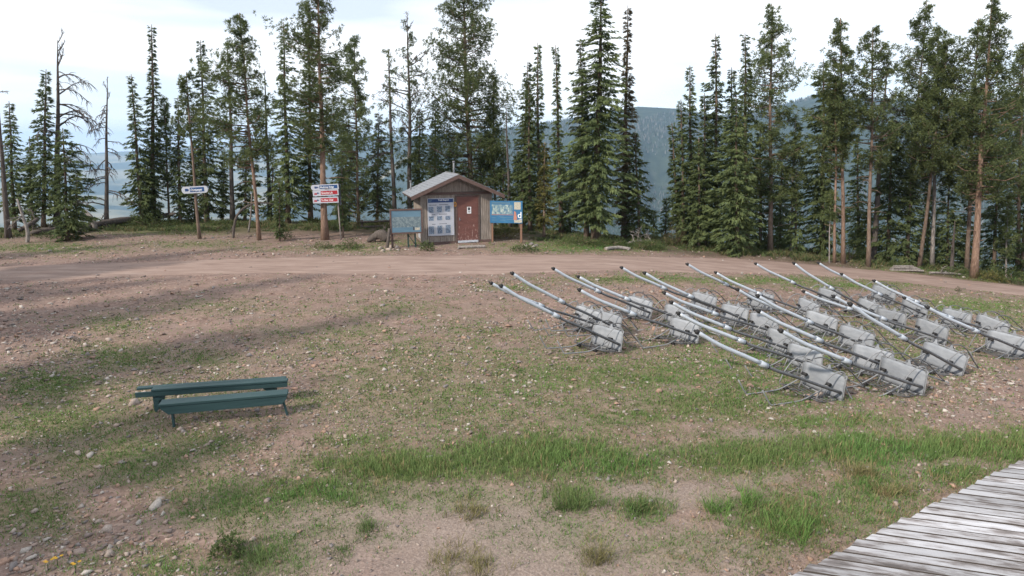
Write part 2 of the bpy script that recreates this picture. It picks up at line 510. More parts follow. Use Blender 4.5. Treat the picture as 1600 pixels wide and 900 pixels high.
def grass_map(x, y):
    px, py = project(x, y, zbase(x, y))
    d = np.zeros_like(px)
    hh = np.zeros_like(px) + 1e-6
    hs = np.zeros_like(px) + 0.05 * 1e-6
    for bx, by, rx, ry, w, h in GB:
        g = w * np.exp(-(((px - bx) / rx) ** 2 + ((py - by) / ry) ** 2) ** 0.95 * 0.9)
        d = np.maximum(d, g)
        hh += g
        hs += g * h
    n = fbm(x * 0.9, y * 0.9, 41, 4)
    n2 = fbm(x * 3.3, y * 3.3, 47, 3)
    d = d * sstep(0.24, 0.62, n * 0.6 + n2 * 0.4 + d * 0.22) + 0.10 * sstep(0.5, 0.8, n2)
    d = d * (1 - road(x, y))
    dd = y - edge(x)
    d = np.maximum(d, 0.85 * sstep(-2.4, 3.5, dd + 2.2 * (n - .5)) * sstep(.35, .6, n2 + .12))
    return np.clip(d, 0, 1), hs / hh
SANDY = [(700, 815, 330, 60, 1.0), (820, 870, 300, 60, 1.0), (1050, 770, 120, 26, .9), (1190, 680, 50, 10, 1), (1180, 745, 60, 14, .8), (500, 870, 120, 40, .8), (1080, 860, 150, 50, .7), (1350, 800, 80, 40, .5)]
def sand_map(x, y):
    px, py = project(x, y, zbase(x, y))
    d = np.zeros_like(px)
    for bx, by, rx, ry, w in SANDY:
        d = np.maximum(d, w * np.exp(-(((px - bx) / rx) ** 2 + ((py - by) / ry) ** 2) ** 2 * 0.8))
    return np.clip(d * (0.75 + 0.5 * fbm(x * 1.3, y * 1.3, 61)), 0, 1)

# ------------------------------------------------------------------ ground
def ground_material():
    m = bpy.data.materials.new("stony_ground")
    t, b = nodes(m)
    nd, lk = t.nodes.new, t.links.new
    b.inputs["Roughness"].default_value = 0.95
    b.inputs["Specular IOR Level"].default_value = 0.1
    c = nd("ShaderNodeTexCoord")
    def noise(sc, det=5, rough=0.6):
        n = nd("ShaderNodeTexNoise")
        n.inputs["Scale"].default_value = sc
        n.inputs["Detail"].default_value = det
        n.inputs["Roughness"].default_value = rough
        lk(c.outputs["Object"], n.inputs["Vector"])
        return n.outputs["Fac"]
    def ramp(src, stops):
        r = nd("ShaderNodeValToRGB")
        el = r.color_ramp.elements
        while len(el) > 1:
            el.remove(el[-1])
        for k, (p, col) in enumerate(stops):
            e = el[0] if k == 0 else el.new(p)
            e.position, e.color = p, (*col, 1)
        lk(src, r.inputs[0])
        return r.outputs[0]
    def mix(f, a, b2, mode="MIX"):
        x = nd("ShaderNodeMixRGB")
        x.blend_type = mode
        for s, v in ((x.inputs[0], f), (x.inputs[1], a), (x.inputs[2], b2)):
            if isinstance(v, (int, float)):
                s.default_value = v
            elif isinstance(v, tuple):
                s.default_value = (*v, 1)
            else:
                lk(v, s)
        return x.outputs[0]
    def attr(n):
        a = nd("ShaderNodeAttribute")
        a.attribute_name = n
        return a.outputs["Fac"]
    vo = nd("ShaderNodeTexVoronoi")
    vo.inputs["Scale"].default_value = 17
    lk(c.outputs["Object"], vo.inputs["Vector"])
    bw = nd("ShaderNodeRGBToBW")
    lk(vo.outputs["Color"], bw.inputs[0])
    stone = ramp(bw.outputs[0], [(0.15, (0.095, 0.064, 0.056)), (0.45, (0.198, 0.136, 0.117)), (0.7, (0.31, 0.218, 0.187)), (0.92, (0.46, 0.36, 0.315))])
    vo2 = nd("ShaderNodeTexVoronoi")
    vo2.inputs["Scale"].default_value = 60
    lk(c.outputs["Object"], vo2.inputs["Vector"])
    bw2 = nd("ShaderNodeRGBToBW")
    lk(vo2.outputs["Color"], bw2.inputs[0])
    grit = ramp(bw2.outputs[0], [(0.15, (0.12, 0.094, 0.084)), (0.5, (0.20, 0.16, 0.142)), (0.85, (0.32, 0.27, 0.245))])
    soil = ramp(noise(2.0, 8), [(0.3, (0.138, 0.093, 0.081)), (0.55, (0.218, 0.151, 0.132)), (0.75, (0.29, 0.212, 0.188))])
    f1 = ramp(noise(1.1, 6), [(0.42, (0, 0, 0)), (0.6, (1, 1, 1))])
    base = mix(f1, mix(0.45, soil, stone), mix(0.35, soil, grit))
    sand = mix(0.5, mix(0.3, (0.27, 0.222, 0.195), soil), grit)
    base = mix(attr("sand"), base, sand)
    gcol = ramp(noise(5, 6), [(0.3, (0.060, 0.085, 0.028)), (0.5, (0.10, 0.125, 0.045)), (0.7, (0.165, 0.160, 0.080))])
    gf = nd("ShaderNodeMath")
    gf.operation = "MULTIPLY"
    gf.inputs[1].default_value = 0.85
    lk(attr("grass"), gf.inputs[0])
    duff = ramp(noise(3.0, 7), [(0.3, (0.048, 0.040, 0.028)), (0.55, (0.090, 0.074, 0.052)), (0.75, (0.15, 0.125, 0.095))])
    base = mix(attr("duff"), base, duff)
    base = mix(gf.outputs[0], base, gcol)
    lk(base, b.inputs["Base Color"])
    bp = nd("ShaderNodeBump")
    bp.inputs["Strength"].default_value = 0.7
    bp.inputs["Distance"].default_value = 0.03
    hh = mix(0.5, vo.outputs["Distance"], noise(25, 5))
    lk(hh, bp.inputs["Height"])
    lk(bp.outputs[0], b.inputs["Normal"])
    return m
M["ground"] = ground_material()

def grid_mesh(name, xs, ys, zfun):
    X, Y = np.meshgrid(xs, ys)
    Z = zfun(X, Y)
    nx, ny = len(xs), len(ys)
    i = np.arange((ny - 1) * (nx - 1))
    r, c = i // (nx - 1), i % (nx - 1)
    a = r * nx + c
    F = np.stack([a, a + 1, a + nx + 1, a + nx], 1)
    me = tri_mesh(name, np.stack([X.ravel(), Y.ravel(), Z.ravel()], 1), F, smooth=True)
    return me, X.ravel(), Y.ravel()

ys = np.concatenate([np.arange(-22, 4, 0.5), np.geomspace(4, 46, 250), np.arange(47, 92, 1.0)])
xs = np.concatenate([np.arange(-70, -34, 1.5), np.arange(-34, 32, 0.21), np.arange(32, 70, 1.5)])
me, gx, gy = grid_mesh("ground", xs, ys, zg)
g_, h_ = grass_map(gx, gy)
g_ = np.where(gy < 3, 0.3, g_)
du_ = sstep(-5.2, -1.6, gy - edge(gx) + 2.0 * (fbm(gx * .7, gy * .7, 55) - .5)) * 0.9 * (1 - road(gx, gy))
for nm, val in (("duff", du_), ("grass", g_), ("sand", np.where(gy < 3, 0.4, sand_map(gx, gy)))):
    a = me.attributes.new(nm, "FLOAT", "POINT")
    a.data.foreach_set("value", val.astype(np.float32))
link("ground", me, M["ground"], kind="structure")

# dirt road: its own sheet, a little above the ground
M["dirt"] = mat("packed_dirt", [(0.28, (0.190, 0.138, 0.120)), (0.5, (0.265, 0.197, 0.172)), (0.72, (0.335, 0.262, 0.232))], 1.2, (0.5, 2.2, 1), rough=0.95, bump=0.5, bscale=26, detail=9, spec=0.1)
rx = np.arange(-44, 30, 0.3)
rv = np.linspace(0, 1, 15)
RX, RV = np.meshgrid(rx, rv)
lo, hi = np.interp(RX, RBX, RBY), np.interp(RX, RTX, RTY)
RY = lo + (hi - lo) * RV + 0.35 * (fbm(RX * 0.8, RV * 3, 77) - 0.5)
RZ = zg(RX, RY) + 0.006 - 0.02 * (np.exp(-((RV - 0.32) / 0.1) ** 2) + np.exp(-((RV - 0.7) / 0.1) ** 2)) * 0.2
RZ = np.where((RV == 0) | (RV == 1), RZ - 0.02, RZ + 0.012)
nx, ny = len(rx), len(rv)
i = np.arange((ny - 1) * (nx - 1))
a = (i // (nx - 1)) * nx + i % (nx - 1)
link("dirt_road", tri_mesh("dirt_road", np.stack([RX.ravel(), RY.ravel(), RZ.ravel()], 1), np.stack([a, a + 1, a + nx + 1, a + nx], 1), smooth=True), M["dirt"], kind="structure")

# ------------------------------------------------------------------ far mountains and valley
RIDGE = [(-600, 250), (-200, 246), (0, 240), (120, 238), (260, 232), (330, 226), (420, 222), (520, 217), (600, 214), (640, 214), (700, 211), (800, 201), (870, 192), (930, 181), (985, 172), (1050, 176), (1100, 186), (1180, 178), (1250, 160), (1300, 166), (1400, 172), (1500, 176), (1600, 170), (1900, 190), (2400, 220)]
RPX = np.array([p[0] for p in RIDGE], float)
RPY = np.array([p[1] for p in RIDGE], float)
def far_z(az, r):
    """az: x/y slope at the camera, r: distance"""
    px = np.where(np.abs(az) < 20, 800 + FOC * az * CA, 800 + np.sign(az) * 4000)
    right = sstep(430, 760, px)
    rr = 3600 * right + 11500 * (1 - right)                       # distance of the skyline ridge
    yr = np.interp(px, RPX, RPY)
    zr = CAM_H + rr * (HOR - yr) / FOC * 1.02
    floor = -330 * right + -460 * (1 - right)
    near = -1.0 - 0.52 * (r - 40)
    rf = 1000 * right + 2600 * (1 - right)
    s = sstep(rf, rr, r)
    mass = floor + (zr - floor) * np.where(right > 0.5, 0.35 * ((r - rf) / (rr - rf)).clip(0, 1) + 0.65 * s, s ** 1.5)
    ang = np.arctan(np.clip(az, -30, 30))
    bump = (fbm(ang * 9 + 3, r / 900, 5, 5) - 0.5) * 2
    mass = mass + bump * (190 * right * np.minimum(s, 1 - s) * 2 + (1 - right) * np.clip((r - 2200) / 2500, 0, 1) * np.clip((rr + 1500 - r) / 4000, 0, 1) * 75)
    mass = np.where(r > rr, zr - (r - rr) * 0.12, mass)
    k = 60.0
    return np.maximum(near, mass) + 0 * k
azs = np.concatenate([np.linspace(-R(178), -R(52), 64, endpoint=False), np.linspace(-R(52), R(52), 440), np.linspace(R(52), R(178), 65)[1:]])
rsr = np.concatenate([np.geomspace(66, 800, 30, endpoint=False), np.geomspace(800, 5000, 100, endpoint=False), np.geomspace(5000, 14500, 50)])
A_, R_ = np.meshgrid(azs, rsr)
front = np.abs(A_) < R(80)
tanA = np.where(front, np.tan(np.where(front, A_, 0)), np.sign(A_) * 5.6)
Yd = R_ * np.cos(A_)
Zf = far_z(tanA, np.where(front, Yd / np.cos(0.0), R_).clip(66, None)) if False else far_z(tanA, R_)
Vx, Vy = R_ * np.sin(A_), R_ * np.cos(A_)
nx, ny = len(azs), len(rsr)
i = np.arange((ny - 1) * (nx - 1))
a = (i // (nx - 1)) * nx + i % (nx - 1)
def far_material():
    m = bpy.data.materials.new("forest_and_meadow_slopes")
    t, b = nodes(m)
    nd, lk = t.nodes.new, t.links.new
    b.inputs["Roughness"].default_value = 1.0
    b.inputs["Specular IOR Level"].default_value = 0.0
    c = nd("ShaderNodeTexCoord")
    def noise(sc, det, st=(1, 1, 1)):
        mpn = nd("ShaderNodeMapping")
        mpn.inputs["Scale"].default_value = st
        lk(c.outputs["Object"], mpn.inputs[0])
        n = nd("ShaderNodeTexNoise")
        n.inputs["Scale"].default_value = sc
        n.inputs["Detail"].default_value = det
        lk(mpn.outputs[0], n.inputs["Vector"])
        return n.outputs["Fac"]
    def ramp(src, stops):
        r = nd("ShaderNodeValToRGB")
        el = r.color_ramp.elements
        while len(el) > 1:
            el.remove(el[-1])
        for k, (p, col) in enumerate(stops):
            e = el[0] if k == 0 else el.new(p)
            e.position, e.color = p, (*col, 1)
        lk(src, r.inputs[0])
        return r.outputs[0]
    forest = ramp(noise(0.02, 8), [(0.3, (0.022, 0.034, 0.026)), (0.6, (0.045, 0.062, 0.045)), (0.75, (0.075, 0.085, 0.065))])
    meadow = ramp(noise(0.004, 6), [(0.35, (0.13, 0.135, 0.085)), (0.65, (0.25, 0.225, 0.15))])
    at = nd("ShaderNodeAttribute")
    at.attribute_name = "open"
    ad = nd("ShaderNodeMath")
    ad.operation = "ADD"
    lk(noise(0.0013, 5, (0.45, 1.3, 1)), ad.inputs[0])
    lk(at.outputs["Fac"], ad.inputs[1])
    f = ramp(ad.outputs[0], [(0.60, (0, 0, 0)), (0.64, (1, 1, 1))])
    mx_ = nd("ShaderNodeMixRGB")
    lk(f, mx_.inputs[0])
    lk(forest, mx_.inputs[1])
    lk(meadow, mx_.inputs[2])
    lk(mx_.outputs[0], b.inputs["Base Color"])
    return m
me = tri_mesh("mountains", np.stack([Vx.ravel(), Vy.ravel(), Zf.ravel()], 1), np.stack([a, a + nx, a + nx + 1, a + 1], 1), smooth=True)
pxa = 800 + FOC * tanA * CA
op = 0.14 * (1 - sstep(400, 620, pxa)) * sstep(1800, 2600, R_) - 0.05 * sstep(400, 700, pxa) + 0.05 * sstep(2900, 3300, R_) * sstep(500, 700, pxa)
at = me.attributes.new("open", "FLOAT", "POINT")
at.data.foreach_set("value", op.ravel().astype(np.float32))
link("mountains", me, far_material(), kind="structure")

# far forest on the hillside across the valley: one mass of small conifers
n = 52000
pxr = rng.uniform(480, 1750, n)
tz = (pxr - 800) / FOC / CA
rr = 900 + (3550 - 900) * rng.random(n) ** 0.8
an = np.arctan(tz)
keep = fbm(np.sin(an) * rr / 260, np.cos(an) * rr / 260, 91) > 0.40 + 0.12 * sstep(2600, 3500, rr)
an, rr, tz = an[keep], rr[keep], tz[keep]
bx, by = rr * np.sin(an), rr * np.cos(an)
bz = far_z(tz, rr) - 1
hh = rng.uniform(9, 19, len(rr)) * (0.8 + 0.25 * sstep(1500, 3200, rr))
ww = hh * rng.uniform(0.10, 0.17, len(rr))
ph = rng.uniform(0, 2 * math.pi, len(rr))
V = []
for k in range(4):
    V.append(np.stack([bx + ww * np.cos(ph + k * math.pi / 2), by + ww * np.sin(ph + k * math.pi / 2), bz], 1))
V.append(np.stack([bx, by, bz + hh], 1))
V = np.stack(V, 1)
o5 = np.arange(len(rr))[:, None] * 5
F = np.concatenate([o5 + np.array([[k, (k + 1) % 4, 4]]) for k in range(4)], 0)
gc = rng.random(len(rr))[:, None]
cl = np.where(gc < 0.68, np.array([[0.030, 0.045, 0.034]]), np.array([[0.115, 0.115, 0.110]])) * rng.uniform(0.6, 1.4, (len(rr), 1))
link("forest", tri_mesh("forest", V.reshape(-1, 3), F, cols=np.repeat(cl, 5, 0)), M["pebbles"], kind="stuff")

# ------------------------------------------------------------------ haze
hm = bpy.data.materials.new("mountain_air")
hm.use_nodes = True
t = hm.node_tree
t.nodes.clear()
pv = t.nodes.new("ShaderNodeVolumePrincipled")
pv.inputs["Color"].default_value = (0.48, 0.70, 1.0, 1)
pv.inputs["Density"].default_value = 0.95e-4
pv.inputs["Anisotropy"].default_value = 0.0
oo = t.nodes.new("ShaderNodeOutputMaterial")
t.links.new(pv.outputs[0], oo.inputs["Volume"])
hb = MB()
hb.box(-15500, 15500, -15500, 15500, float(Zf.min()) - 1.5, float(max(Zf.max(), CAM_H + 20)) + 22)
hb.build("haze", hm, None, kind="stuff")

# ------------------------------------------------------------------ trees
def needles(P, D, Lg, Wd, jit=0.5):
    """flat pointed sprays: P base points, D directions, Lg lengths, Wd widths -> V, F"""
    n = len(P)
    rv_ = rng.normal(size=(n, 3))
    rv_[:, 2] += 0.9 * np.sign(rv_[:, 2])
    side = np.cross(D, rv_)
    side /= np.linalg.norm(side, axis=1, keepdims=True) + 1e-9
    mid = P + D * (Lg * 0.22)[:, None]
    tip = P + D * Lg[:, None] - np.array([0, 0, 1]) * (Lg * 0.10)[:, None]
    V = np.stack([mid + side * Wd[:, None], tip, mid - side * Wd[:, None]], 1)
    F = np.arange(n)[:, None] * 3 + np.array([[0, 1, 2]])
    return V.reshape(-1, 3), F

def trunk_mb(B, T, r0, r1=0.015, bend=0.0, sides=8, segs=10, flare=1.35):
    b = MB()
    B, T = Vector(B), Vector(T)
    h = (T - B).length
    px_, py_ = rng.uniform(-1, 1, 2)
    pts, rs = [], []
    for k in range(segs + 1):
        t = k / segs
        w = math.sin(t * math.pi) * bend * h
        wob = 0.012 * h * math.sin(t * 9 + px_ * 3) * t * (1 - t)
        pts.append(B.lerp(T, t) + Vector((px_ * w + wob, py_ * w, 0)))
        f = 1 + (flare - 1) * math.exp(-t * 22)
        rs.append((r0 * (1 - t) ** 0.85 + r1 * t) * f)
    b.tube(pts, rs, sides)
    return b, pts, rs

def axis_fun(pts):
    A = np.array([tuple(p) for p in pts])
    n = len(A) - 1
    def f(t):
        t = np.clip(t, 0, 1) * n
        i = np.minimum(t.astype(int), n - 1)
        fr = (t - i)[:, None]
        return A[i] * (1 - fr) + A[i + 1] * fr
    return f

def fir(spec):
    B, T = spec["B"], spec["T"]
    H = (T - B).length
    r0 = spec.get("r0", 0.010 * H + 0.035)
    b, pts, rs = trunk_mb(B - Vector((0, 0, 0.15)), T, r0, bend=spec.get("bend", 0.0))
    ax = axis_fun(pts)
    c0, Rm, dens = spec.get("c0", 0.05), spec["R"], spec.get("dens", 1.0)
    k = spec.get("shape", 0.8)
    nb = int(H * 34 * dens)
    t = c0 + (0.985 - c0) * (np.arange(nb) + rng.random(nb)) / nb
    # branches sit in loose whorls, with gaps
    wh = max(0.16, 0.022 * H)
    t = t + 0.22 * (np.round(t * H / wh) * wh / H - t)
    q = (t - c0) / (1 - c0)
    env = np.minimum((1 - q) ** k, 0.25 + 2.6 * q + 0.3 * spec.get("low", 0.6)) * (0.82 + 0.36 * vnoise(t * H * 1.1, np.full(nb, spec["seed"] * 1.7), 5))
    az = rng.uniform(0, 2 * math.pi, nb)
    lop = 1 + 0.22 * np.cos(az - spec.get("lop", 1.0))
    ln = np.maximum(Rm * env * lop * rng.uniform(0.55, 1.12, nb), 0.10 + 0.05 * rng.random(nb))
    gap = rng.random(nb) < spec.get("gap", 0.13)
    ln = np.where(gap, ln * 0.3, ln)
    O = ax(t)
    dr = spec.get("droop", 0.42) * (1.15 - 0.9 * q) + rng.normal(0, 0.17, nb) - 0.25 * (q > 0.9)
    # woody branches, thin
    dirh = np.stack([np.cos(az), np.sin(az)], 1)
    # sprays
    nf = np.maximum(5, (10 + ln * 36 * spec.get("leaf", 1.0)).astype(int))
    bi = np.repeat(np.arange(nb), nf)
    s = rng.random(len(bi)) ** 0.75
    L_ = ln[bi] * s
    P = O[bi].copy()
    P[:, :2] += dirh[bi] * L_[:, None]
    P[:, 2] += -dr[bi] * L_ * 0.9 + 0.22 * dr[bi] * L_ * s + 0.02 * rng.normal(size=len(bi))
    lat = rng.uniform(-1, 1, len(bi)) * (1.05 - 0.45 * s)
    wsp = (0.10 + 0.16 * ln[bi]) * (1.1 - s)
    perp = np.stack([-dirh[bi][:, 1], dirh[bi][:, 0]], 1)
    P[:, :2] += perp * (lat * wsp)[:, None]
    D = np.zeros((len(bi), 3))
    D[:, :2] = dirh[bi] + perp * (lat * 0.9)[:, None]
    D[:, 2] = -dr[bi] * 0.9 + rng.normal(0, 0.22, len(bi)) - 0.12
    D /= np.linalg.norm(D, axis=1, keepdims=True)
    Lg = rng.uniform(0.12, 0.28, len(bi)) * (0.75 + 0.35 * np.minimum(ln[bi], 1.2)) * spec.get("spray", 1.0)
    V, F = needles(P, D, Lg, Lg * rng.uniform(0.13, 0.22, len(bi)))
    return b, V, F

def pine(spec):
    B, T = spec["B"], spec["T"]
    H = (T - B).length
    r0 = spec.get("r0", 0.0092 * H + 0.015)
    r0 = r0 * 0.82
    b, pts, rs = trunk_mb(B - Vector((0, 0, 0.15)), T, r0, bend=spec.get("bend", 0.004))
    ax = axis_fun(pts)
    c0, Rm, dens = spec.get("c0", 0.35), spec["R"], spec.get("dens", 1.0)
    nb = int(H * (1 - c0) * 12.5 * dens) + 6
    t = c0 + (0.985 - c0) * (np.arange(nb) + rng.random(nb)) / nb
    q = (t - c0) / (1 - c0)
    prof = np.where(q < 0.22, 0.55 + 2.0 * q, (1.0 - (np.maximum(q - 0.22, 0) / 0.80) ** 1.5))
    lump = 0.55 + 0.9 * vnoise(t * H * 0.8, np.full(nb, spec["seed"] * 2.3), 8)
    az = rng.uniform(0, 2 * math.pi, nb)
    lop = 1 + 0.25 * np.cos(az - spec.get("lop", 1.0))
    ln = np.maximum(Rm * prof * lump * lop * rng.uniform(0.5, 1.15, nb), 0.16)
    el = 0.05 + 0.65 * q + rng.normal(0, 0.16, nb)
    O = ax(t)
    dirh = np.stack([np.cos(az), np.sin(az)], 1)
    # limbs
    for k_ in range(nb):
        if ln[k_] < 0.35:
            continue
        o = Vector(O[k_])
        d = Vector((dirh[k_, 0], dirh[k_, 1], el[k_] * 0.6)).normalized()
        e = o + d * ln[k_] * 0.9 + Vector((0, 0, 0.12 * ln[k_]))
        m_ = o + d * ln[k_] * 0.5 - Vector((0, 0, 0.05 * ln[k_]))
        b.tube([o, m_, e], [0.012 + 0.012 * ln[k_], 0.012 + 0.006 * ln[k_], 0.006], 4)
    # dead limbs below the crown
    for k_ in range(spec.get("bare", 5)):
        tt = np.array([c0 * rng.uniform(0.45, 1.05)])
        o = Vector(ax(tt)[0])
        w = rng.uniform(0, 2 * math.pi)
        ll = rng.uniform(0.3, 0.75) * Rm
        d = Vector((math.cos(w), math.sin(w), rng.uniform(-0.25, 0.25)))
        b.tube([o, o + d * ll * 0.6, o + d * ll + Vector((0, 0, rng.uniform(-0.2, 0.1)))], [0.018, 0.012, 0.004], 4)
    # tufts: clusters of long needles towards the ends
    nt_ = np.maximum(2, (4 + ln * 12.0 * spec.get("leaf", 1.0)).astype(int))
    bi = np.repeat(np.arange(nb), nt_)
    s = 0.30 + 0.72 * rng.random(len(bi)) ** 0.7
    Lb = ln[bi] * s
    C_ = O[bi].copy()
    C_[:, :2] += dirh[bi] * Lb[:, None]
    C_[:, 2] += el[bi] * 0.6 * Lb + 0.12 * Lb * s
    C_ += rng.normal(size=(len(bi), 3)) * (0.05 + 0.11 * ln[bi])[:, None] * np.array([1, 1, 0.7])
    m_ = 18
    ti = np.repeat(np.arange(len(bi)), m_)
    D = rng.normal(size=(len(ti), 3))
    D[:, :2] += dirh[bi][ti] * 0.9
    D[:, 2] += 0.75
    D /= np.linalg.norm(D, axis=1, keepdims=True)
    Lg = rng.uniform(0.10, 0.20, len(ti)) * spec.get("spray", 1.0)
    P = C_[ti] + D * 0.02
    V, F = needles(P, D, Lg, Lg * rng.uniform(0.09, 0.15, len(ti)))
    return b, V, F

def bent(p, d, ln, rr_, drop, b, depth=0):
    """a crooked bare limb with twigs"""
    pts, rs = [Vector(p)], [rr_]
    d = Vector(d).normalized()
    q = Vector(p)
    n_ = 6
    for k in range(n_):
        d = (d + Vector((rng.normal(0, .13), rng.normal(0, .13), -drop * 0.35 + rng.normal(0, .10)))).normalized()
        q = q + d * ln / n_
        pts.append(q.copy())
        rs.append(rr_ * (1 - (k + 1) / n_) + 0.005)
        if depth < 1 and k >= 1:
            for _ in range(3):
                sd = (d + Vector((rng.normal(0, .7), rng.normal(0, .7), rng.normal(-drop * .4, .4)))).normalized()
                bent(q, sd, ln * rng.uniform(.18, .42), rr_ * 0.4, drop, b, depth + 1)
    b.tube(pts, rs, 5 if depth == 0 else 3)

def tree_label_obj(spec):
    o = thing(spec["name"], spec["label"], "tree", tuple(spec["B"]), 0, spec.get("group"))
    return o

def shift(V, B):
    return np.asarray(V) - np.array(tuple(B))

def put_tree(spec):
    B = spec["B"]
    root = tree_label_obj(spec)
    kind = spec["kind"]
    if kind == "dead":
        H = (spec["T"] - B).length
        b, pts, rs = trunk_mb(B - Vector((0, 0, .15)), spec["T"], spec.get("r0", 0.012 * H + 0.03), r1=0.012, bend=spec.get("bend", 0.006))
        b.v = [tuple(Vector(v) - B) for v in b.v]
        b.build("trunk", M["dark_dead"], root)
        ax = axis_fun(pts)
        lo_, hi_ = spec.get("c0", 0.3), 0.99
        for k in range(spec.get("limbs", 14)):
            tt = lo_ + (hi_ - lo_) * (k + rng.random()) / spec.get("limbs", 14)
            o = Vector(ax(np.array([tt]))[0])
            side = spec.get("side", 0)
            w = rng.uniform(0, 2 * math.pi) if not side else (rng.normal(0, 0.5) + (0 if side > 0 else math.pi))
            up = spec.get("up", -0.1) if tt < 0.85 else 1.6
            d = Vector((math.cos(w), math.sin(w) * 0.8, up + rng.normal(0, .2)))
            ln = spec["R"] * (1.25 - 0.75 * (tt - lo_) / (hi_ - lo_)) * rng.uniform(0.55, 1.1) * (0.55 if tt > 0.85 else 1)
            lb = MB()
            bent(o, d, ln, 0.012 + 0.016 * ln, spec.get("drop", 0.35) * (1 if tt < .85 else -.6), lb)
            lb.v = [tuple(Vector(v) - B) for v in lb.v]
            lb.build("branch", M["dark_dead"], root)
        if spec.get("green"):
            gs = dict(spec, R=spec["green"], c0=spec.get("gc0", .35))
            _, V, F = pine(dict(gs, dens=0.35, bare=0, leaf=0.8))
            link("crown", tri_mesh("crown", shift(V, B), F), M["pine"], root)
        return root
    fn = fir if kind == "fir" else pine
    b, V, F = fn(spec)
    b.v = [tuple(Vector(v) - B) for v in b.v]
    b.build("trunk", M[spec.get("bark", "bark")], root)
    link("crown", tri_mesh("crown", shift(V, B), F), M[spec.get("mat", "fir" if kind == "fir" else "pine")], root)
    return root

def dim_at(p):
    d = p.y * CA - (p.z - CAM_H) * SA
    return FOC / d

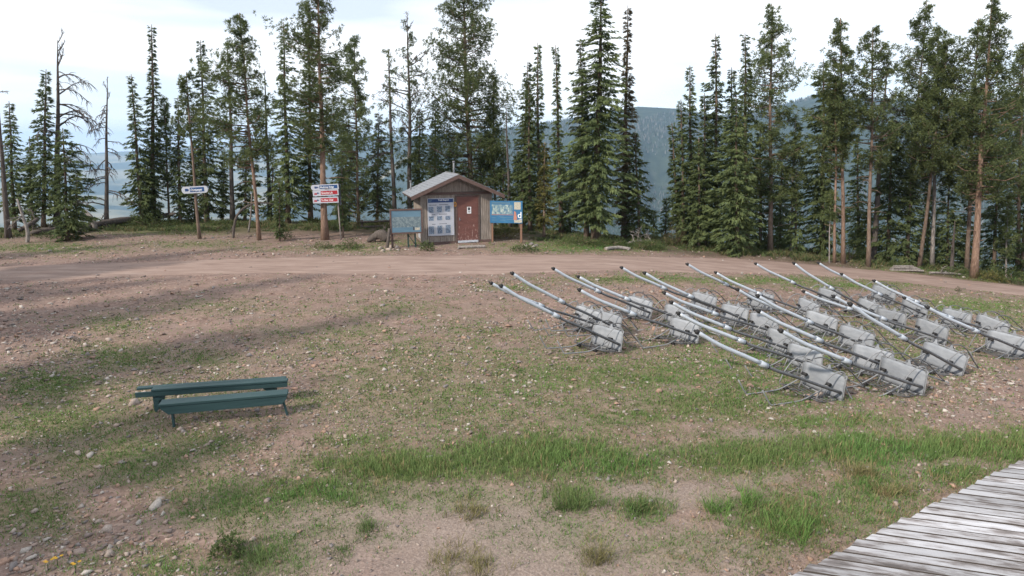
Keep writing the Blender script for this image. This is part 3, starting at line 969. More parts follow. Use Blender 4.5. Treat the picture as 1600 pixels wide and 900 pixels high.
# kind, base px (x, y or None + depth beyond the edge), tip px, half width px, label, extras
TREES = [
 ("dead", (13, 372), (-6, 92), 24, "bare leaning trunk cut by the left edge of the photo", dict(limbs=8, c0=.45, up=.1)),
 ("fir", (25, 1.5), (14, 158), 27, "bushy dark fir just inside the left edge", dict(c0=.1)),
 ("fir", (52, 4), (46, 213), 11, "thin short fir behind the crooked stub near the left edge", {}),
 ("fir", (70, 1.0), (72, 108), 30, "dense fir whose top overlaps the left side of the big dead tree", dict(c0=.12)),
 ("dead", (92, 1.6), (90, 62), 62, "largest dead tree with long drooping bare limbs reaching right", dict(limbs=22, c0=.36, side=1, up=.35, drop=.5, r0=.20)),
 ("fir", (106, 376), (98, 200), 38, "bushy low fir growing in front of the largest dead tree", dict(c0=.02, dens=1.1, shape=.6)),
 ("dead", (169, 0.2), (168, 125), 34, "slender dead tree standing alone against the hazy valley", dict(limbs=26, c0=.16, up=.15, drop=.45)),
 ("fir", (222, 352), (205, 116), 27, "narrow fir rising behind the left end of the long fallen log", dict(c0=.06)),
 ("fir", (243, 1.0), (237, 38), 24, "tallest thin spire fir left of the lone white arrow sign", dict(c0=.05, shape=1.0)),
 ("pine", (264, 349), (256, 152), 17, "thin pine with bare lower stem beside the tall spire fir", dict(c0=.3, dens=1.2)),
 ("fir", (284, 1.0), (278, 152), 18, "narrow fir just left of the trunk holding the lone sign", dict(c0=.08)),
 ("pine", (312, 373), (291, 112), 20, "slim leaning pine with the lone white and blue sign on its trunk", dict(c0=.62, dens=1.0, bare=4, r0=.095, bark="bark")),
 ("fir", (326, 1.2), (313, 62), 36, "dense tall fir directly behind the lone white and blue sign", dict(c0=.08)),
 ("dead", (366, 1.4), (355, 68), 26, "gaunt half bare pine left of the reddish trunked pine", dict(limbs=16, c0=.3, up=.1, drop=.3, green=.5, gc0=.45)),
 ("pine", (405, 375), (374, 20), 46, "pine with bare reddish lower trunk between the two sign trees", dict(c0=.33, dens=1.1, bark="red_bark", leaf=1.15)),
 ("dead", (424, 2.5), (413, 108), 12, "thin dead stem right of the reddish trunked pine", dict(limbs=8, c0=.4)),
 ("fir", (452, 1.0), (443, 34), 36, "dense fir immediately left of the pine carrying three signs", dict(c0=.05, shape=.7)),
 ("fir", (487, 2.5), (482, 34), 26, "fir tucked behind the pine carrying three signs", dict(c0=.08)),
 ("pine", (508, 375), (497, -28), 64, "big pine carrying the three stacked direction signs", dict(c0=.36, dens=1.15, r0=.21, bark="red_bark", leaf=1.1)),
 ("pine", (562, 1.0), (554, 55), 42, "pine right of the three stacked signs with dark lower skirts", dict(c0=.12, dens=1.15, leaf=1.1)),
 ("fir", (540, 2.2), (541, 190), 28, "low dark fir filling the gap right of the three signs", dict(c0=.05)),
 ("fir", (536, 371), (534, 262), 11, "grey stemmed little fir just right of the three signs", dict(c0=.2, r0=.05, gap=.25)),
 ("fir", (437, 377), (436, 285), 10, "thin young fir between reddish trunk and three sign pine", dict(c0=.12, r0=.05, gap=.2)),
 ("dead", (618, 1.4), (606, 74), 32, "dead topped pine nearest the left eave of the hut", dict(limbs=14, c0=.4, green=.85, gc0=.08, up=.2)),
 ("dead", (641, 1.6), (636, 28), 44, "tall dead topped pine behind the left half of the hut roof", dict(limbs=22, c0=.42, green=1.3, gc0=.1, up=.5, drop=.1)),
 ("fir", (680, 3.0), (680, 150), 18, "thin dark fir between dead topped pine and the great pine", dict(c0=.1)),
 ("pine", (738, 3.6), (722, -62), 76, "great full pine towering behind the hut roof", dict(c0=.13, dens=1.35, leaf=1.2, r0=.24)),
 ("pine", (774, 3.6), (770, 112), 22, "thin sparse pine rising behind the right eave of the hut", dict(c0=.3, bare=9)),
 ("dead", (798, 2.0), (791, 166), 10, "short dead pole right of the great pine", dict(limbs=6, c0=.4)),
 ("fir", (814, 2.0), (825, 95), 22, "fir with a tip leaning right beside the blue map board", dict(c0=.08)),
 ("fir", (828, 1.0), (826, 118), 20, "shorter fir between the leaning tipped fir and a spire fir", dict(c0=.08)),
 ("fir", (842, 2.2), (840, 66), 27, "dark spire fir behind the yellow green young pine", dict(c0=.05)),
 ("fir", (877, 1.0), (868, 70), 22, "ragged thin topped fir left of the giant layered fir", dict(c0=.06, shape=1.5, low=1.2)),
 ("fir", (850, 370), (851, 222), 19, "yellow green young pine right of the blue map board", dict(c0=.16, mat="young", shape=.75)),
 ("fir", (917, 375), (906, 60), 26, "pale fir with bare foot at the left side of the giant layered fir", dict(c0=.12, mat="fir_pale", shape=.85)),
 ("fir", (930, 377), (940, -24), 60, "giant layered fir, the broadest tree right of the hut", dict(c0=.09, dens=1.25, shape=.66, r0=.22)),
 ("fir", (975, 1.2), (981, 8), 26, "browning spire fir at the right side of the giant layered fir", dict(c0=.08, mat="brown", shape=1.25, low=1.2)),
 ("fir", (1000, 0.6), (992, 205), 36, "low broad dark fir right of the giant layered fir", dict(c0=.02)),
 ("fir", (1040, 3.0), (1041, 308), 13, "small fir alone in the gap before the right grove", dict(c0=.05)),
 ("fir", (1022, 4.0), (1021, 330), 9, "smaller seedling fir left of the lone small fir in the gap", dict(c0=.05)),
 ("fir", (1062, 1.0), (1050, 192), 22, "leaning fir at the left end of the right grove", dict(c0=.04)),
 ("fir", (1070, 0.6), (1064, 155), 17, "thin fir second from the left end of the right grove", dict(c0=.06)),
 ("fir", (1081, 1.4), (1078, 102), 24, "sharp topped fir in the left part of the right grove", dict(c0=.04)),
 ("fir", (1101, 0.6), (1101, 145), 28, "shorter fir in the middle of the right grove", dict(c0=.05)),
 ("fir", (1121, 1.2), (1118, 52), 32, "tall narrow fir in the middle of the right grove", dict(c0=.05, shape=.75)),
 ("fir", (1145, 1.6), (1143, 105), 26, "fir right of the tall narrow fir in the right grove", dict(c0=.05)),
 ("fir", (1168, 1.0), (1164, 50), 27, "tall fir touching the big pine in the right grove", dict(c0=.05)),
 ("fir", (1152, 395), (1150, 150), 50, "broad front fir with skirts down to the road verge", dict(c0=.02, dens=1.2, shape=.7)),
 ("fir", (1092, 388), (1092, 215), 34, "low front fir at the left foot of the right grove", dict(c0=.02)),
 ("pine", (1204, 394), (1206, 5), 54, "big open crowned pine at the right of the grove", dict(c0=.22, dens=1.15, r0=.15)),
 ("pine", (1236, 395), (1243, 185), 24, "pale trunked pine with bare crooked limbs right of the big open pine", dict(c0=.4, bare=12, bark="grey_wood")),
 ("fir", (1246, 0.5), (1244, 262), 27, "low dark fir at the foot of the pale trunked pine", dict(c0=.02)),
 ("fir", (1288, 1.0), (1287, 92), 44, "wide dark fir behind the trio of pale trunks", dict(c0=.04, dens=1.1, shape=.65)),
 ("pine", (1304, 410), (1305, 120), 20, "middle one of the three pale trunks beside the road bend", dict(c0=.5, bark="red_bark", r0=.085)),
 ("pine", (1318, 411), (1313, 28), 36, "tallest pine of the three pale trunks beside the road bend", dict(c0=.48, bark="red_bark", dens=1.15)),
 ("pine", (1296, 411), (1297, 300), 9, "shortest thinnest stem of the three pale trunks", dict(c0=.6, bark="grey_wood", r0=.04)),
 ("pine", (1357, 416), (1364, 42), 38, "dark trunked pine right of the three pale trunks", dict(c0=.42, dens=1.2, bare=8)),
 ("dead", (1368, 0.8), (1387, 82), 26, "dead trunk with bare limbs poking right above the dark trunked pine", dict(limbs=9, c0=.6, side=1, up=.4)),
 ("fir", (1392, 1.0), (1394, 188), 42, "dark dense fir in shadow behind the stacked boards", dict(c0=.02, dens=1.1)),
 ("fir", (1345, 2.5), (1340, 215), 30, "shaded fir behind the dark trunked pine", dict(c0=.03)),
 ("pine", (1420, 2.0), (1448, 2), 40, "tall right leaning pine with highest tip of the right side pair", dict(c0=.24, dens=1.25, bark="grey_wood")),
 ("pine", (1436, 419), (1482, 60), 36, "pine with the most slanted trunk near the right side", dict(c0=.42, dens=1.1)),
 ("pine", (1457, 419), (1467, 38), 38, "straight grey trunked pine beside the slanted trunk", dict(c0=.38, dens=1.2, bark="grey_wood")),
 ("fir", (1424, 0.8), (1424, 240), 30, "low shaded fir left of the slanted trunk pine", dict(c0=.02)),
 ("dead", (1487, 424), (1492, 345), 9, "short broken dead stub near the right side", dict(limbs=4, c0=.4, r0=.11)),
 ("fir", (1486, 2.0), (1484, 262), 32, "low dark fir behind the short broken stub", dict(c0=.02)),
 ("pine", (1511, 428), (1529, 28), 36, "dark trunked pine left of the orange barked pine", dict(c0=.34, dens=1.2)),
 ("pine", (1522, 433), (1550, -2), 46, "large orange barked pine leaning right near the right edge", dict(c0=.30, dens=1.25, bark="red_bark", r0=.19, bare=9)),
 ("pine", (1532, 0.6), (1541, 190), 24, "grey trunk just behind the orange barked pine", dict(c0=.5)),
 ("fir", (1562, 0.8), (1561, 235), 34, "low dense fir between orange barked pine and right edge", dict(c0=.02)),
 ("pine", (1590, 432), (1599, 66), 40, "pine cut by the right edge of the photo", dict(c0=.34, dens=1.2)),
 ("fir", (1606, 1.5), (1608, 240), 34, "dark fir half outside the right edge", dict(c0=.02)),
 ("pine", (1572, 436), (1575, 305), 15, "pale barked young pine near the right edge", dict(c0=.3, bark="grey_wood")),
 ("fir", (385, 2.0), (386, 200), 24, "low fir behind the bent arching dead trunk", dict(c0=.1, gap=.2)),
 ("fir", (425, 2.5), (427, 240), 22, "low fir behind the tip of the arching dead trunk", dict(c0=.05)),
 ("fir", (590, 2.8), (592, 175), 26, "low bushy fir above the old rail fence", dict(c0=.1, mat="fir_pale")),
 ("fir", (655, 3.4), (656, 170), 24, "shaded fir behind the hut roof left slope", dict(c0=.08)),
 ("fir", (705, 4.2), (705, 215), 30, "dark low fir behind the hut ridge", dict(c0=.05)),
 ("fir", (785, 3.0), (787, 225), 26, "dark low fir behind the blue map board", dict(c0=.03)),
 ("fir", (812, 3.2), (808, 235), 24, "low fir behind the right half of the blue map board", dict(c0=.03)),
 ("fir", (120, 2.6), (121, 265), 22, "low dark fir right behind the bushy low fir", dict(c0=.03)),
 ("fir", (350, 2.6), (351, 235), 14, "small thin fir left of the gaunt half bare pine", dict(c0=.1)),
 ("fir", (230, 3.0), (232, 235), 18, "short fir behind the tall spire fir", dict(c0=.05)),
 ("fir", (308, 2.4), (306, 215), 24, "low fir left of the dense tall fir behind the lone sign", dict(c0=.03)),
 ("fir", (890, 1.8), (890, 235), 22, "low fir between the ragged fir and the giant fir", dict(c0=.03)),
 ("fir", (1190, 1.4), (1188, 205), 28, "shaded fir left of the big open pine trunk", dict(c0=.03)),
 ("fir", (1220, 2.4), (1222, 225), 24, "shaded fir right of the big open pine trunk", dict(c0=.03)),
 ("fir", (1455, 3.0), (1452, 285), 28, "low fir deep in shade behind the straight grey trunk", dict(c0=.03)),
 ("fir", (1515, 3.0), (1517, 290), 28, "low fir in shade between the two large right trunks", dict(c0=.03)),
]
NAMES = {"fir": "fir_tree", "pine": "pine_tree", "dead": "dead_tree"}
for k, (kind, base, tip, hw, label, ex) in enumerate(TREES):
    if base[1] > 50:
        B = G(*base)
    else:
        dx = ray(base[0], 375)
        t_ = np.arange(5, 70, 0.05)
        yy = dx[1] * t_ - edge(dx[0] * t_) - base[1]
        tt = t_[np.argmax(yy > 0)]
        x_, y_ = dx[0] * tt, dx[1] * tt
        B = Vector((x_, y_, float(zg(x_, y_))))
    T = at_depth(tip[0], tip[1], B.y + rnd.uniform(-.3, .3))
    lean_fix = 0.0
    T.x = T.x * (1 - lean_fix) + B.x * lean_fix
    Rm = hw / dim_at(Vector((B.x, B.y, 3)))
    put_tree(dict(ex, kind=kind, name=NAMES[kind], B=B, T=T, R=Rm * (1.16 if kind == "fir" else 1.12), label=label, seed=k + 1.0, group="conifers along the edge of the clearing", lop=rnd.uniform(0, 6)))
# trees beside the clearing, left of the frame: they throw the shade that lies over the left of the ground
side_protos = []
spots = []
for gy_ in np.arange(-16, 20, 3.0):
    for gx_ in np.arange(-38, -13, 3.6):
        x, y = gx_ + rnd.uniform(-1.2, 1.2), gy_ + rnd.uniform(-1.1, 1.1)
        if x > -13.5 - 0.42 * max(0, y - 1) - 0.1 * abs(y):
            continue
        spots.append((x, y))
for k, (x, y) in enumerate(spots):
    B = Vector((x, y, float(zg(x, y))))
    if k < 4:
        root = put_tree(dict(kind="fir", name="fir_tree", B=B, T=B + Vector((rnd.uniform(-.3, .3), 0, 11.5 + k * .6)), R=1.9, seed=200 + k, dens=0.6, leaf=.8, spray=1.35, c0=.05, shape=.62,
                  label="fir beyond the left side of the photo whose shade falls on the stony clearing", group="firs left of the clearing"))
        side_protos.append(root)
    else:
        src = side_protos[k % 4]
        o = src.copy()
        COL.objects.link(o)
        o.location = B
        o.rotation_euler = (0, 0, rnd.uniform(0, 6.28))
        for ch in src.children:
            c = ch.copy()
            COL.objects.link(c)
            c.parent = o

# ------------------------------------------------------------------ hut
def text(body, size, material, parent, loc, rot=(math.pi / 2, 0, 0), align="LEFT", sx=1.0):
    c = bpy.data.curves.new("lettering", "FONT")
    c.body, c.size, c.align_x = body, size, align
    c.resolution_u = 2
    c.extrude = 0.0015
    c.offset = 0.012 * size
    tmp = bpy.data.objects.new("lettering_curve", c)
    COL.objects.link(tmp)
    me_ = bpy.data.meshes.new_from_object(tmp.evaluated_get(bpy.context.evaluated_depsgraph_get()))
    bpy.data.objects.remove(tmp)
    me_.materials.clear()
    o = link("lettering", me_, material, parent)
    o.location, o.rotation_euler, o.scale = loc, rot, (sx, 1, 1)
    return o

hl, hr_ = G(660, 383), G(768, 378)
HUTZ = min(hl.z, hr_.z) + 0.02
HA = math.atan2(hr_.y - hl.y, hr_.x - hl.x)
HW = (Vector((hr_.x, hr_.y)) - Vector((hl.x, hl.y))).length
HD, HH, HRDG = 2.3, 2.42, 3.16
hut = thing("trail_hut", "small weathered wooden hut with grey gabled roof and red brown door", "hut", (hl.x, hl.y, HUTZ), HA)
# local: x along the front, y into the hut, z up
base = MB()
base.box(0.02, HW - 0.02, 0.03, HD, -0.25, 0.12)
base.build("plinth", M["trim"], hut)
pitch_s = (HRDG - HH) / (HW / 2)
b = MB()
b.box(0.0, HW, 0.05, HD, 0.12, HH)
b.prism([(0.0, HH), (HW, HH), (HW / 2, HRDG - 0.06)], 0.06, HD)
b.build("wall", M["board"], hut)
DX0, DX1, DZ = HW * 0.505, HW * 0.805, 2.2
# siding strips with open joints between (front), each a proud board; too narrow to pick apart in the photo
b = MB()
x = 0.06
while x < HW - 0.06:
    w = 0.088
    x1 = min(x + w, HW - 0.05)
    j = rnd.uniform(0, 0.004)
    zt = HH - 0.12
    if x1 < DX0 - 0.07 or x > DX1 + 0.07:
        b.box(x, x1, 0.022 - j, 0.05, 0.10, zt)
    x += w + 0.012
for xx in np.arange(0.34, HW - 0.34, 0.1):
    zt = HH + 0.03 + pitch_s * min(xx, HW - xx - 0.088) - 0.20
    if zt > HH + 0.09:
        b.box(xx, xx + 0.088, 0.022, 0.06, HH + 0.02, zt)
y = 0.08
while y < HD - 0.1:
    b.box(-0.022, 0.0, y, y + 0.088, 0.10, HH - 0.03)
    b.box(HW, HW + 0.022, y, y + 0.088, 0.10, HH - 0.03)
    y += 0.1
b.build("siding", M["board"], hut, kind="stuff")
for nm, (x0, x1, z0, z1, y0) in {"corner_trim": (-0.03, 0.055, 0.05, HH, -0.012), "corner_trim.001": (HW - 0.055, HW + 0.03, 0.05, HH, -0.012), "header_trim": (-0.03, HW + 0.03, HH - 0.10, HH + 0.01, -0.02)}.items():
    b = MB()
    b.box(x0, x1, y0, 0.045, z0, z1)
    b.build("corner_trim" if nm.startswith("corner") else nm, M["board"] if nm.startswith("corner") else M["trim"], hut)
b = MB()
b.box(-0.03, DX0 - 0.02, -0.03, 0.03, -0.02, 0.10)
b.build("skirt_board", M["trim"], hut)
b = MB()
b.box(DX1 + 0.02, HW + 0.04, -0.03, 0.03, -0.02, 0.12)
b.build("skirt_board", M["trim"], hut)
# small white pane in the left wall
b = MB()
b.box(-0.04, -0.02, 0.35, 0.85, 0.25, 0.95)
b.build("vent_panel", M["white"], hut)
# door
fr = MB()
fr.box(DX0 - 0.075, DX0, -0.02, 0.05, 0.0, DZ + 0.07)
fr.box(DX1, DX1 + 0.075, -0.02, 0.05, 0.0, DZ + 0.07)
fr.box(DX0, DX1, -0.018, 0.05, DZ, DZ + 0.07)
fr.build("door_frame", M["trim"], hut)
dr = thing("door", "", "", (0, 0, 0))
del dr["label"], dr["category"]
bpy.data.objects.remove(dr)
b = MB()
b.box(DX0 + 0.006, DX1 - 0.006, 0.0, 0.045, 0.12, DZ - 0.006)
door = b.build("door", M["door"], hut)
b = MB()
b.box(DX0 + 0.085, DX0 + 0.125, -0.02, 0.0, 1.08, 1.22)
b.tube([(DX0 + 0.105, -0.02, 1.13), (DX0 + 0.105, -0.06, 1.13), (DX0 + 0.16, -0.062, 1.12)], 0.012, 6)
b.build("handle", M["galv"], door)
b = MB()
b.box(DX0 + 0.01, DX1 - 0.01, -0.06, 0.03, 0.02, 0.115)
b.build("sill", M["sill"], hut)
# roof: two slabs, roofing courses, fascia
OV, OE, TH = 0.50, 0.52, 0.07
slope = math.atan(pitch_s)
for sgn in (-1, 1):
    run = HW / 2 + OE
    def rp(s, y, up):        # s: distance out from the ridge (horizontal)
        return Vector((HW / 2 + sgn * s, y, HRDG + 0.03 - pitch_s * s + up))
    b = MB()
    v = [rp(0.0, -OV, 0), rp(run, -OV, 0), rp(run, HD + 0.25, 0), rp(0.0, HD + 0.25, 0)]
    v += [p + Vector((0, 0, TH)) for p in v]
    b.add(v, [(0, 1, 2, 3), (7, 6, 5, 4), (0, 4, 5, 1), (1, 5, 6, 2), (2, 6, 7, 3), (3, 7, 4, 0)])
    roof = b.build("roof", M["trim"], hut)
    c = MB()
    nrow = 13
    for k in range(nrow):
        s0, s1 = run * k / nrow, run * (k + 1) / nrow + 0.03
        y0 = -OV - 0.02
        while y0 < HD + 0.24:
            y1 = min(y0 + rnd.uniform(0.28, 0.42), HD + 0.27)
            u = rnd.uniform(0, 0.006)
            q = [rp(s0, y0 + .004, TH + .006), rp(s1, y0 + .004, TH + .022 + u), rp(s1, y1 - .004, TH + .022 + u), rp(s0, y1 - .004, TH + .006)]
            q2 = [p - Vector((0, 0, 0.012)) for p in q]
            c.add(q + q2, [(0, 1, 2, 3), (1, 5, 6, 2), (0, 4, 5, 1), (2, 6, 7, 3)])
            y0 = y1
    c.build("shingles", M["shingle"], roof, kind="stuff")
    f = MB()
    v = [rp(0.0, -OV - 0.03, -0.10), rp(run, -OV - 0.03, -0.10), rp(run, -OV - 0.03, 0.075), rp(0.0, -OV - 0.03, 0.075)]
    v += [p + Vector((0, 0.028, 0)) for p in v]
    f.add(v, [(0, 1, 2, 3), (7, 6, 5, 4), (0, 4, 5, 1), (1, 5, 6, 2), (2, 6, 7, 3), (3, 7, 4, 0)])
    f.build("fascia", M["trim"], roof)
b = MB()
b.tube([(HW / 2 - 0.0, -OV - .03, HRDG + TH + 0.035), (HW / 2, HD + .26, HRDG + TH + 0.035)], 0.035, 6)
b.build("ridge_cap", M["galv"], hut)
for (vx, vy, z0, z1, r) in ((HW / 2 + 0.35, HD - 0.1, HRDG - 0.1, HRDG + 0.60, 0.045), (-0.18, HD - 0.35, HH - 0.15, HH + 0.42, 0.04)):
    b = MB()
    b.tube([(vx, vy, z0), (vx, vy, z1)], r, 8)
    b.tube([(vx, vy, z1 - 0.02), (vx, vy, z1 + 0.05)], r * 1.5, 8)
    b.build("vent_pipe", M["galv"], hut)

HM = Matrix.Translation((hl.x, hl.y, HUTZ)) @ Matrix.Rotation(HA, 4, "Z")
def on_hut(x, y, z):
    return HM @ Vector((x, y, z))

# trail report board on the hut wall
px0, px1, pz0, pz1 = HW * 0.085, HW * 0.455, 0.40, 2.16
W_, H_ = px1 - px0, pz1 - pz0
rep = thing("report_board", "white trail report board with nine printed tables fixed left of the hut door", "report board", tuple(on_hut(px0, 0, pz0)), HA)
b = MB()
b.box(0, W_, -0.035, -0.005, 0, H_)
b.build("panel", M["white"], rep, bevel=0.004)
b = MB()
b.box(0.03, W_ - 0.03, -0.039, -0.036, H_ - 0.20, H_ - 0.03)
hd_ = b.build("header", M["navy"], rep)
text("Trail Report", 0.105, M["lettering"], hd_, (W_ * 0.40, -0.041, H_ - 0.115))
for k in range(3):
    b = MB()
    b.box(0.06, 0.06 + 0.17 - 0.03 * k, -0.0405, -0.0392, H_ - 0.095 - 0.035 * k, H_ - 0.08 - 0.035 * k)
    b.build("print_line", M["pale_sky"], hd_)
tz = [(H_ * 0.705, H_ * 0.825), (H_ * 0.50, H_ * 0.60), (H_ * 0.04, H_ * 0.255)]
tz = [(1.10, 1.385), (0.72, 0.925), (0.09, 0.475)]
for r_, (z0, z1) in enumerate(tz):
    for c_ in range(3):
        x0 = 0.045 + c_ * (W_ - 0.06) / 3
        x1 = x0 + (W_ - 0.06) / 3 * 0.60
        b = MB()
        b.box(x0, x1, -0.0385, -0.0352, z0 + 0.01 * c_, z1 + 0.02 * (c_ - 1) * (r_ != 1) - 0.03 * (r_ == 1 and c_ == 2) * 0)
        tb = b.build("table", M["table"], rep)
        d = MB()
        nr = int((z1 - z0) / 0.045)
        for k in range(nr):
            d.box(x1 + 0.025, x1 + 0.07, -0.0372, -0.0352, z0 + 0.012 + k * 0.045, z0 + 0.030 + k * 0.045)
        d.build("status_marks", M["beige"], rep, kind="stuff")
for (x0, x1, z) in ((0.07, 0.42, 1.435), (0.55, 0.98, 1.445), (0.22, 0.36, 0.985), (0.55, 0.9, 1.0), (0.2, 0.36, 0.535), (0.55, 0.9, 0.545)):
    b = MB()
    xx = x0
    while xx < min(x1, W_ - 0.05):
        w = rnd.uniform(0.02, 0.06)
        b.box(xx, xx + w, -0.0372, -0.0352, z, z + 0.028)
        xx += w + 0.014
    b.build("print_line", M["ink"], rep, kind="stuff")

nt_ = thing("notice", "small white paper notice taped to the red brown hut door", "notice", tuple(on_hut((DX0 + DX1) / 2 - 0.03, 0, 1.40)), HA)
b = MB()
b.box(0, 0.20, -0.006, -0.002, 0, 0.32)
b.build("sheet", M["paper"], nt_)
b = MB()
b.box(0.04, 0.15, -0.0085, -0.0065, 0.16, 0.29)
for k in range(3):
    b.box(0.05, 0.16, -0.0085, -0.0065, 0.05 + 0.03 * k, 0.065 + 0.03 * k)
b.build("print", M["ink"], nt_)
bd = thing("badge", "small round orange badge between report board and hut door", "badge", tuple(on_hut(HW * 0.473, -0.0, 1.86)), HA)
b = MB()
b.prism([(0.085 * math.cos(k * math.pi / 8), 0.115 * math.sin(k * math.pi / 8)) for k in range(16)], -0.03, -0.0)
b.build("disc", M["orange"], bd)
b = MB()
b.prism([(0.045 * math.cos(k * math.pi / 6), 0.06 * math.sin(k * math.pi / 6)) for k in range(12)], -0.036, -0.031)
b.build("emblem", M["rust"], bd)
st = G(737, 387)
b = MB()
b.box(-0.62, 0.62, -0.15, 0.15, 0.0, 0.07)
b.build("step_board", M["grey_wood"], None, bevel=0.01, label="weathered grey step board on the ground below the hut door", category="step").location = st + Vector((0, 0, 0.02))
bpy.data.objects["step_board"].rotation_euler = (0.0, 0, HA - 0.1)

# ------------------------------------------------------------------ map boards
def frame_plane(tl, tr, bl, depth_l, depth_r):
    """origin bottom left, local x along the board"""
    A = at_depth(*tl, depth_l)
    B_ = at_depth(*tr, depth_r)
    C_ = at_depth(*bl, depth_l)
    return A, B_, C_
lb0 = G(611, 388)
A = at_depth(608, 327, lb0.y)
Bp = at_depth(659, 320, lb0.y + 0.35)
Cc = at_depth(611, 366, lb0.y)
ang = math.atan2(Bp.y - A.y, Bp.x - A.x)
bw, bh = (Vector((Bp.x, Bp.y)) - Vector((A.x, A.y))).length, A.z - Cc.z
board = thing("map_board", "large faded mountain panorama board in a dark brown frame left of the hut", "map board", (lb0.x, lb0.y, lb0.z), ang)
z0 = Cc.z - lb0.z
def lbox(name, x0, x1, y0, y1, za, zb, m, par=board, bev=0.0):
    q = MB()
    q.box(x0, x1, y0, y1, za, zb)
    return q.build(name, M[m], par, bevel=bev)
pn = lbox("panel", 0.07, bw - 0.07, -0.02, 0.02, z0 + 0.07, z0 + bh - 0.07, "pale_sky")
lbox("print", 0.09, bw - 0.09, -0.0235, -0.0205, z0 + 0.30, z0 + bh - 0.36, "pale_map", pn)
lbox("print", 0.09, bw - 0.09, -0.0245, -0.0206, z0 + 0.08, z0 + 0.295, "map_blue" if False else "pale_sky", pn)
lbox("emblem", bw - 0.44, bw - 0.38, -0.0275, -0.0246, z0 + 0.16, z0 + 0.30, "ink", pn)
lbox("emblem", bw - 0.36, bw - 0.14, -0.0275, -0.0246, z0 + 0.16, z0 + 0.28, "beige", pn)
for (a0, a1, c0_, c1) in ((0, bw, z0, z0 + 0.068), (0, bw, z0 + bh - 0.068, z0 + bh)):
    lbox("rail", a0 + 0.0, a1, -0.045, 0.045, c0_, c1, "trim")
lbox("stile", 0.0, 0.068, -0.042, 0.042, z0 + 0.069, z0 + bh - 0.069, "trim")
lbox("stile", bw - 0.068, bw, -0.042, 0.042, z0 + 0.069, z0 + bh - 0.069, "trim")
lbox("post", 0.03, 0.13, 0.05, 0.15, -0.2, z0 + bh - 0.1, "trim")
lbox("post", bw * 0.52, bw * 0.52 + 0.07, 0.09, 0.16, -0.2, z0 + 0.6, "greenpost")
lbox("post", bw * 0.74, bw * 0.74 + 0.07, 0.09, 0.16, -0.2, z0 + 0.6, "greenpost")
q = MB()
q.tube([(bw * 0.54, 0.08, z0 - 0.05), (bw * 0.76, 0.08, 0.12)], 0.02, 5)
q.build("brace", M["greenpost"], board)
lean = MB()
p0 = G(604, 389)
lean.tube([p0 - Vector((0, 0, .1)), p0 + Vector((0.08, 0.05, 0.4)), p0 + Vector((0.13, 0.16, 0.92))], [0.075, 0.07, 0.06], 8)
lean.build("leaning_post", M["dark_dead"], None, label="short grey post leaning against the left end of the panorama board", category="post")

rb0 = G(815, 380)
A = at_depth(765.5, 313.5, rb0.y + 0.25)
Bp = at_depth(816.5, 313, rb0.y)
ang = math.atan2(Bp.y - A.y, Bp.x - A.x)
bw = (Vector((Bp.x, Bp.y)) - Vector((A.x, A.y))).length
zt = A.z
zb_ = at_depth(816, 349, rb0.y).z
bh = zt - zb_
blue = thing("map_board", "bright blue trail map board on a brown post right of the hut", "map board", (A.x, A.y, zb_), ang)
def rbx(name, x0, x1, y0, y1, za, zb, m, par):
    q = MB()
    q.box(x0 * bw, x1 * bw, y0, y1, za * bh, zb * bh)
    return q.build(name, M[m], par)
pn = rbx("panel", 0, 1, -0.02, 0.02, 0, 1, "map_blue", blue)
rbx("map", 0.06, 0.70, -0.0245, -0.0205, 0.40, 0.83, "map_art", pn)
rbx("band", 0.05, 0.72, -0.0265, -0.0250, 0.365, 0.385, "salmon", pn)
rbx("inset", 0.745, 0.945, -0.0245, -0.0205, 0.62, 0.95, "beige", pn)
rbx("strip", 0.745, 0.985, -0.0245, -0.0205, 0.03, 0.145, "beige", pn)
rbx("title_line", 0.06, 0.62, -0.0245, -0.0205, 0.875, 0.93, "pale_sky", pn)
q = MB()
q.prism([(0.73 * bw, 0.14 * bh), (0.745 * bw, 0.56 * bh), (0.80 * bw, 0.50 * bh), (0.84 * bw, 0.17 * bh)], -0.0245, -0.0205)
q.build("emblem", M["salmon"], pn)
q = MB()
q.prism([(0.84 * bw, 0.15 * bh), (0.985 * bw, 0.22 * bh), (0.985 * bw, 0.15 * bh)], -0.0245, -0.0205)
q.build("emblem", M["white"], pn)
text("d", 0.40 * bh, M["lettering"], pn, (0.845 * bw, -0.026, 0.24 * bh))
for (x0, x1, z) in ((0.06, .24, .34), (.28, .42, .30), (.32, .52, .245), (.52, .7, .24), (.52, .72, .15), (.06, .2, .22), (.3, .48, .12), (.06, .22, .12)):
    q = MB()
    q.box(x0 * bw, x1 * bw, -0.0235, -0.0205, z * bh, (z + 0.018) * bh)
    q.build("print_line", M["pale_sky"], pn)
q = MB()
q.box(0.925 * bw, 0.925 * bw + 0.10, 0.025, 0.125, rb0.z - zb_ - 0.3, 0.9 * bh)
q.build("post", M["rust"], blue)
q = MB()
q.box(0.04 * bw, 0.04 * bw + 0.08, 0.025, 0.105, rb0.z - zb_ - 0.3, 0.9 * bh)
q.build("post", M["rust"], blue)

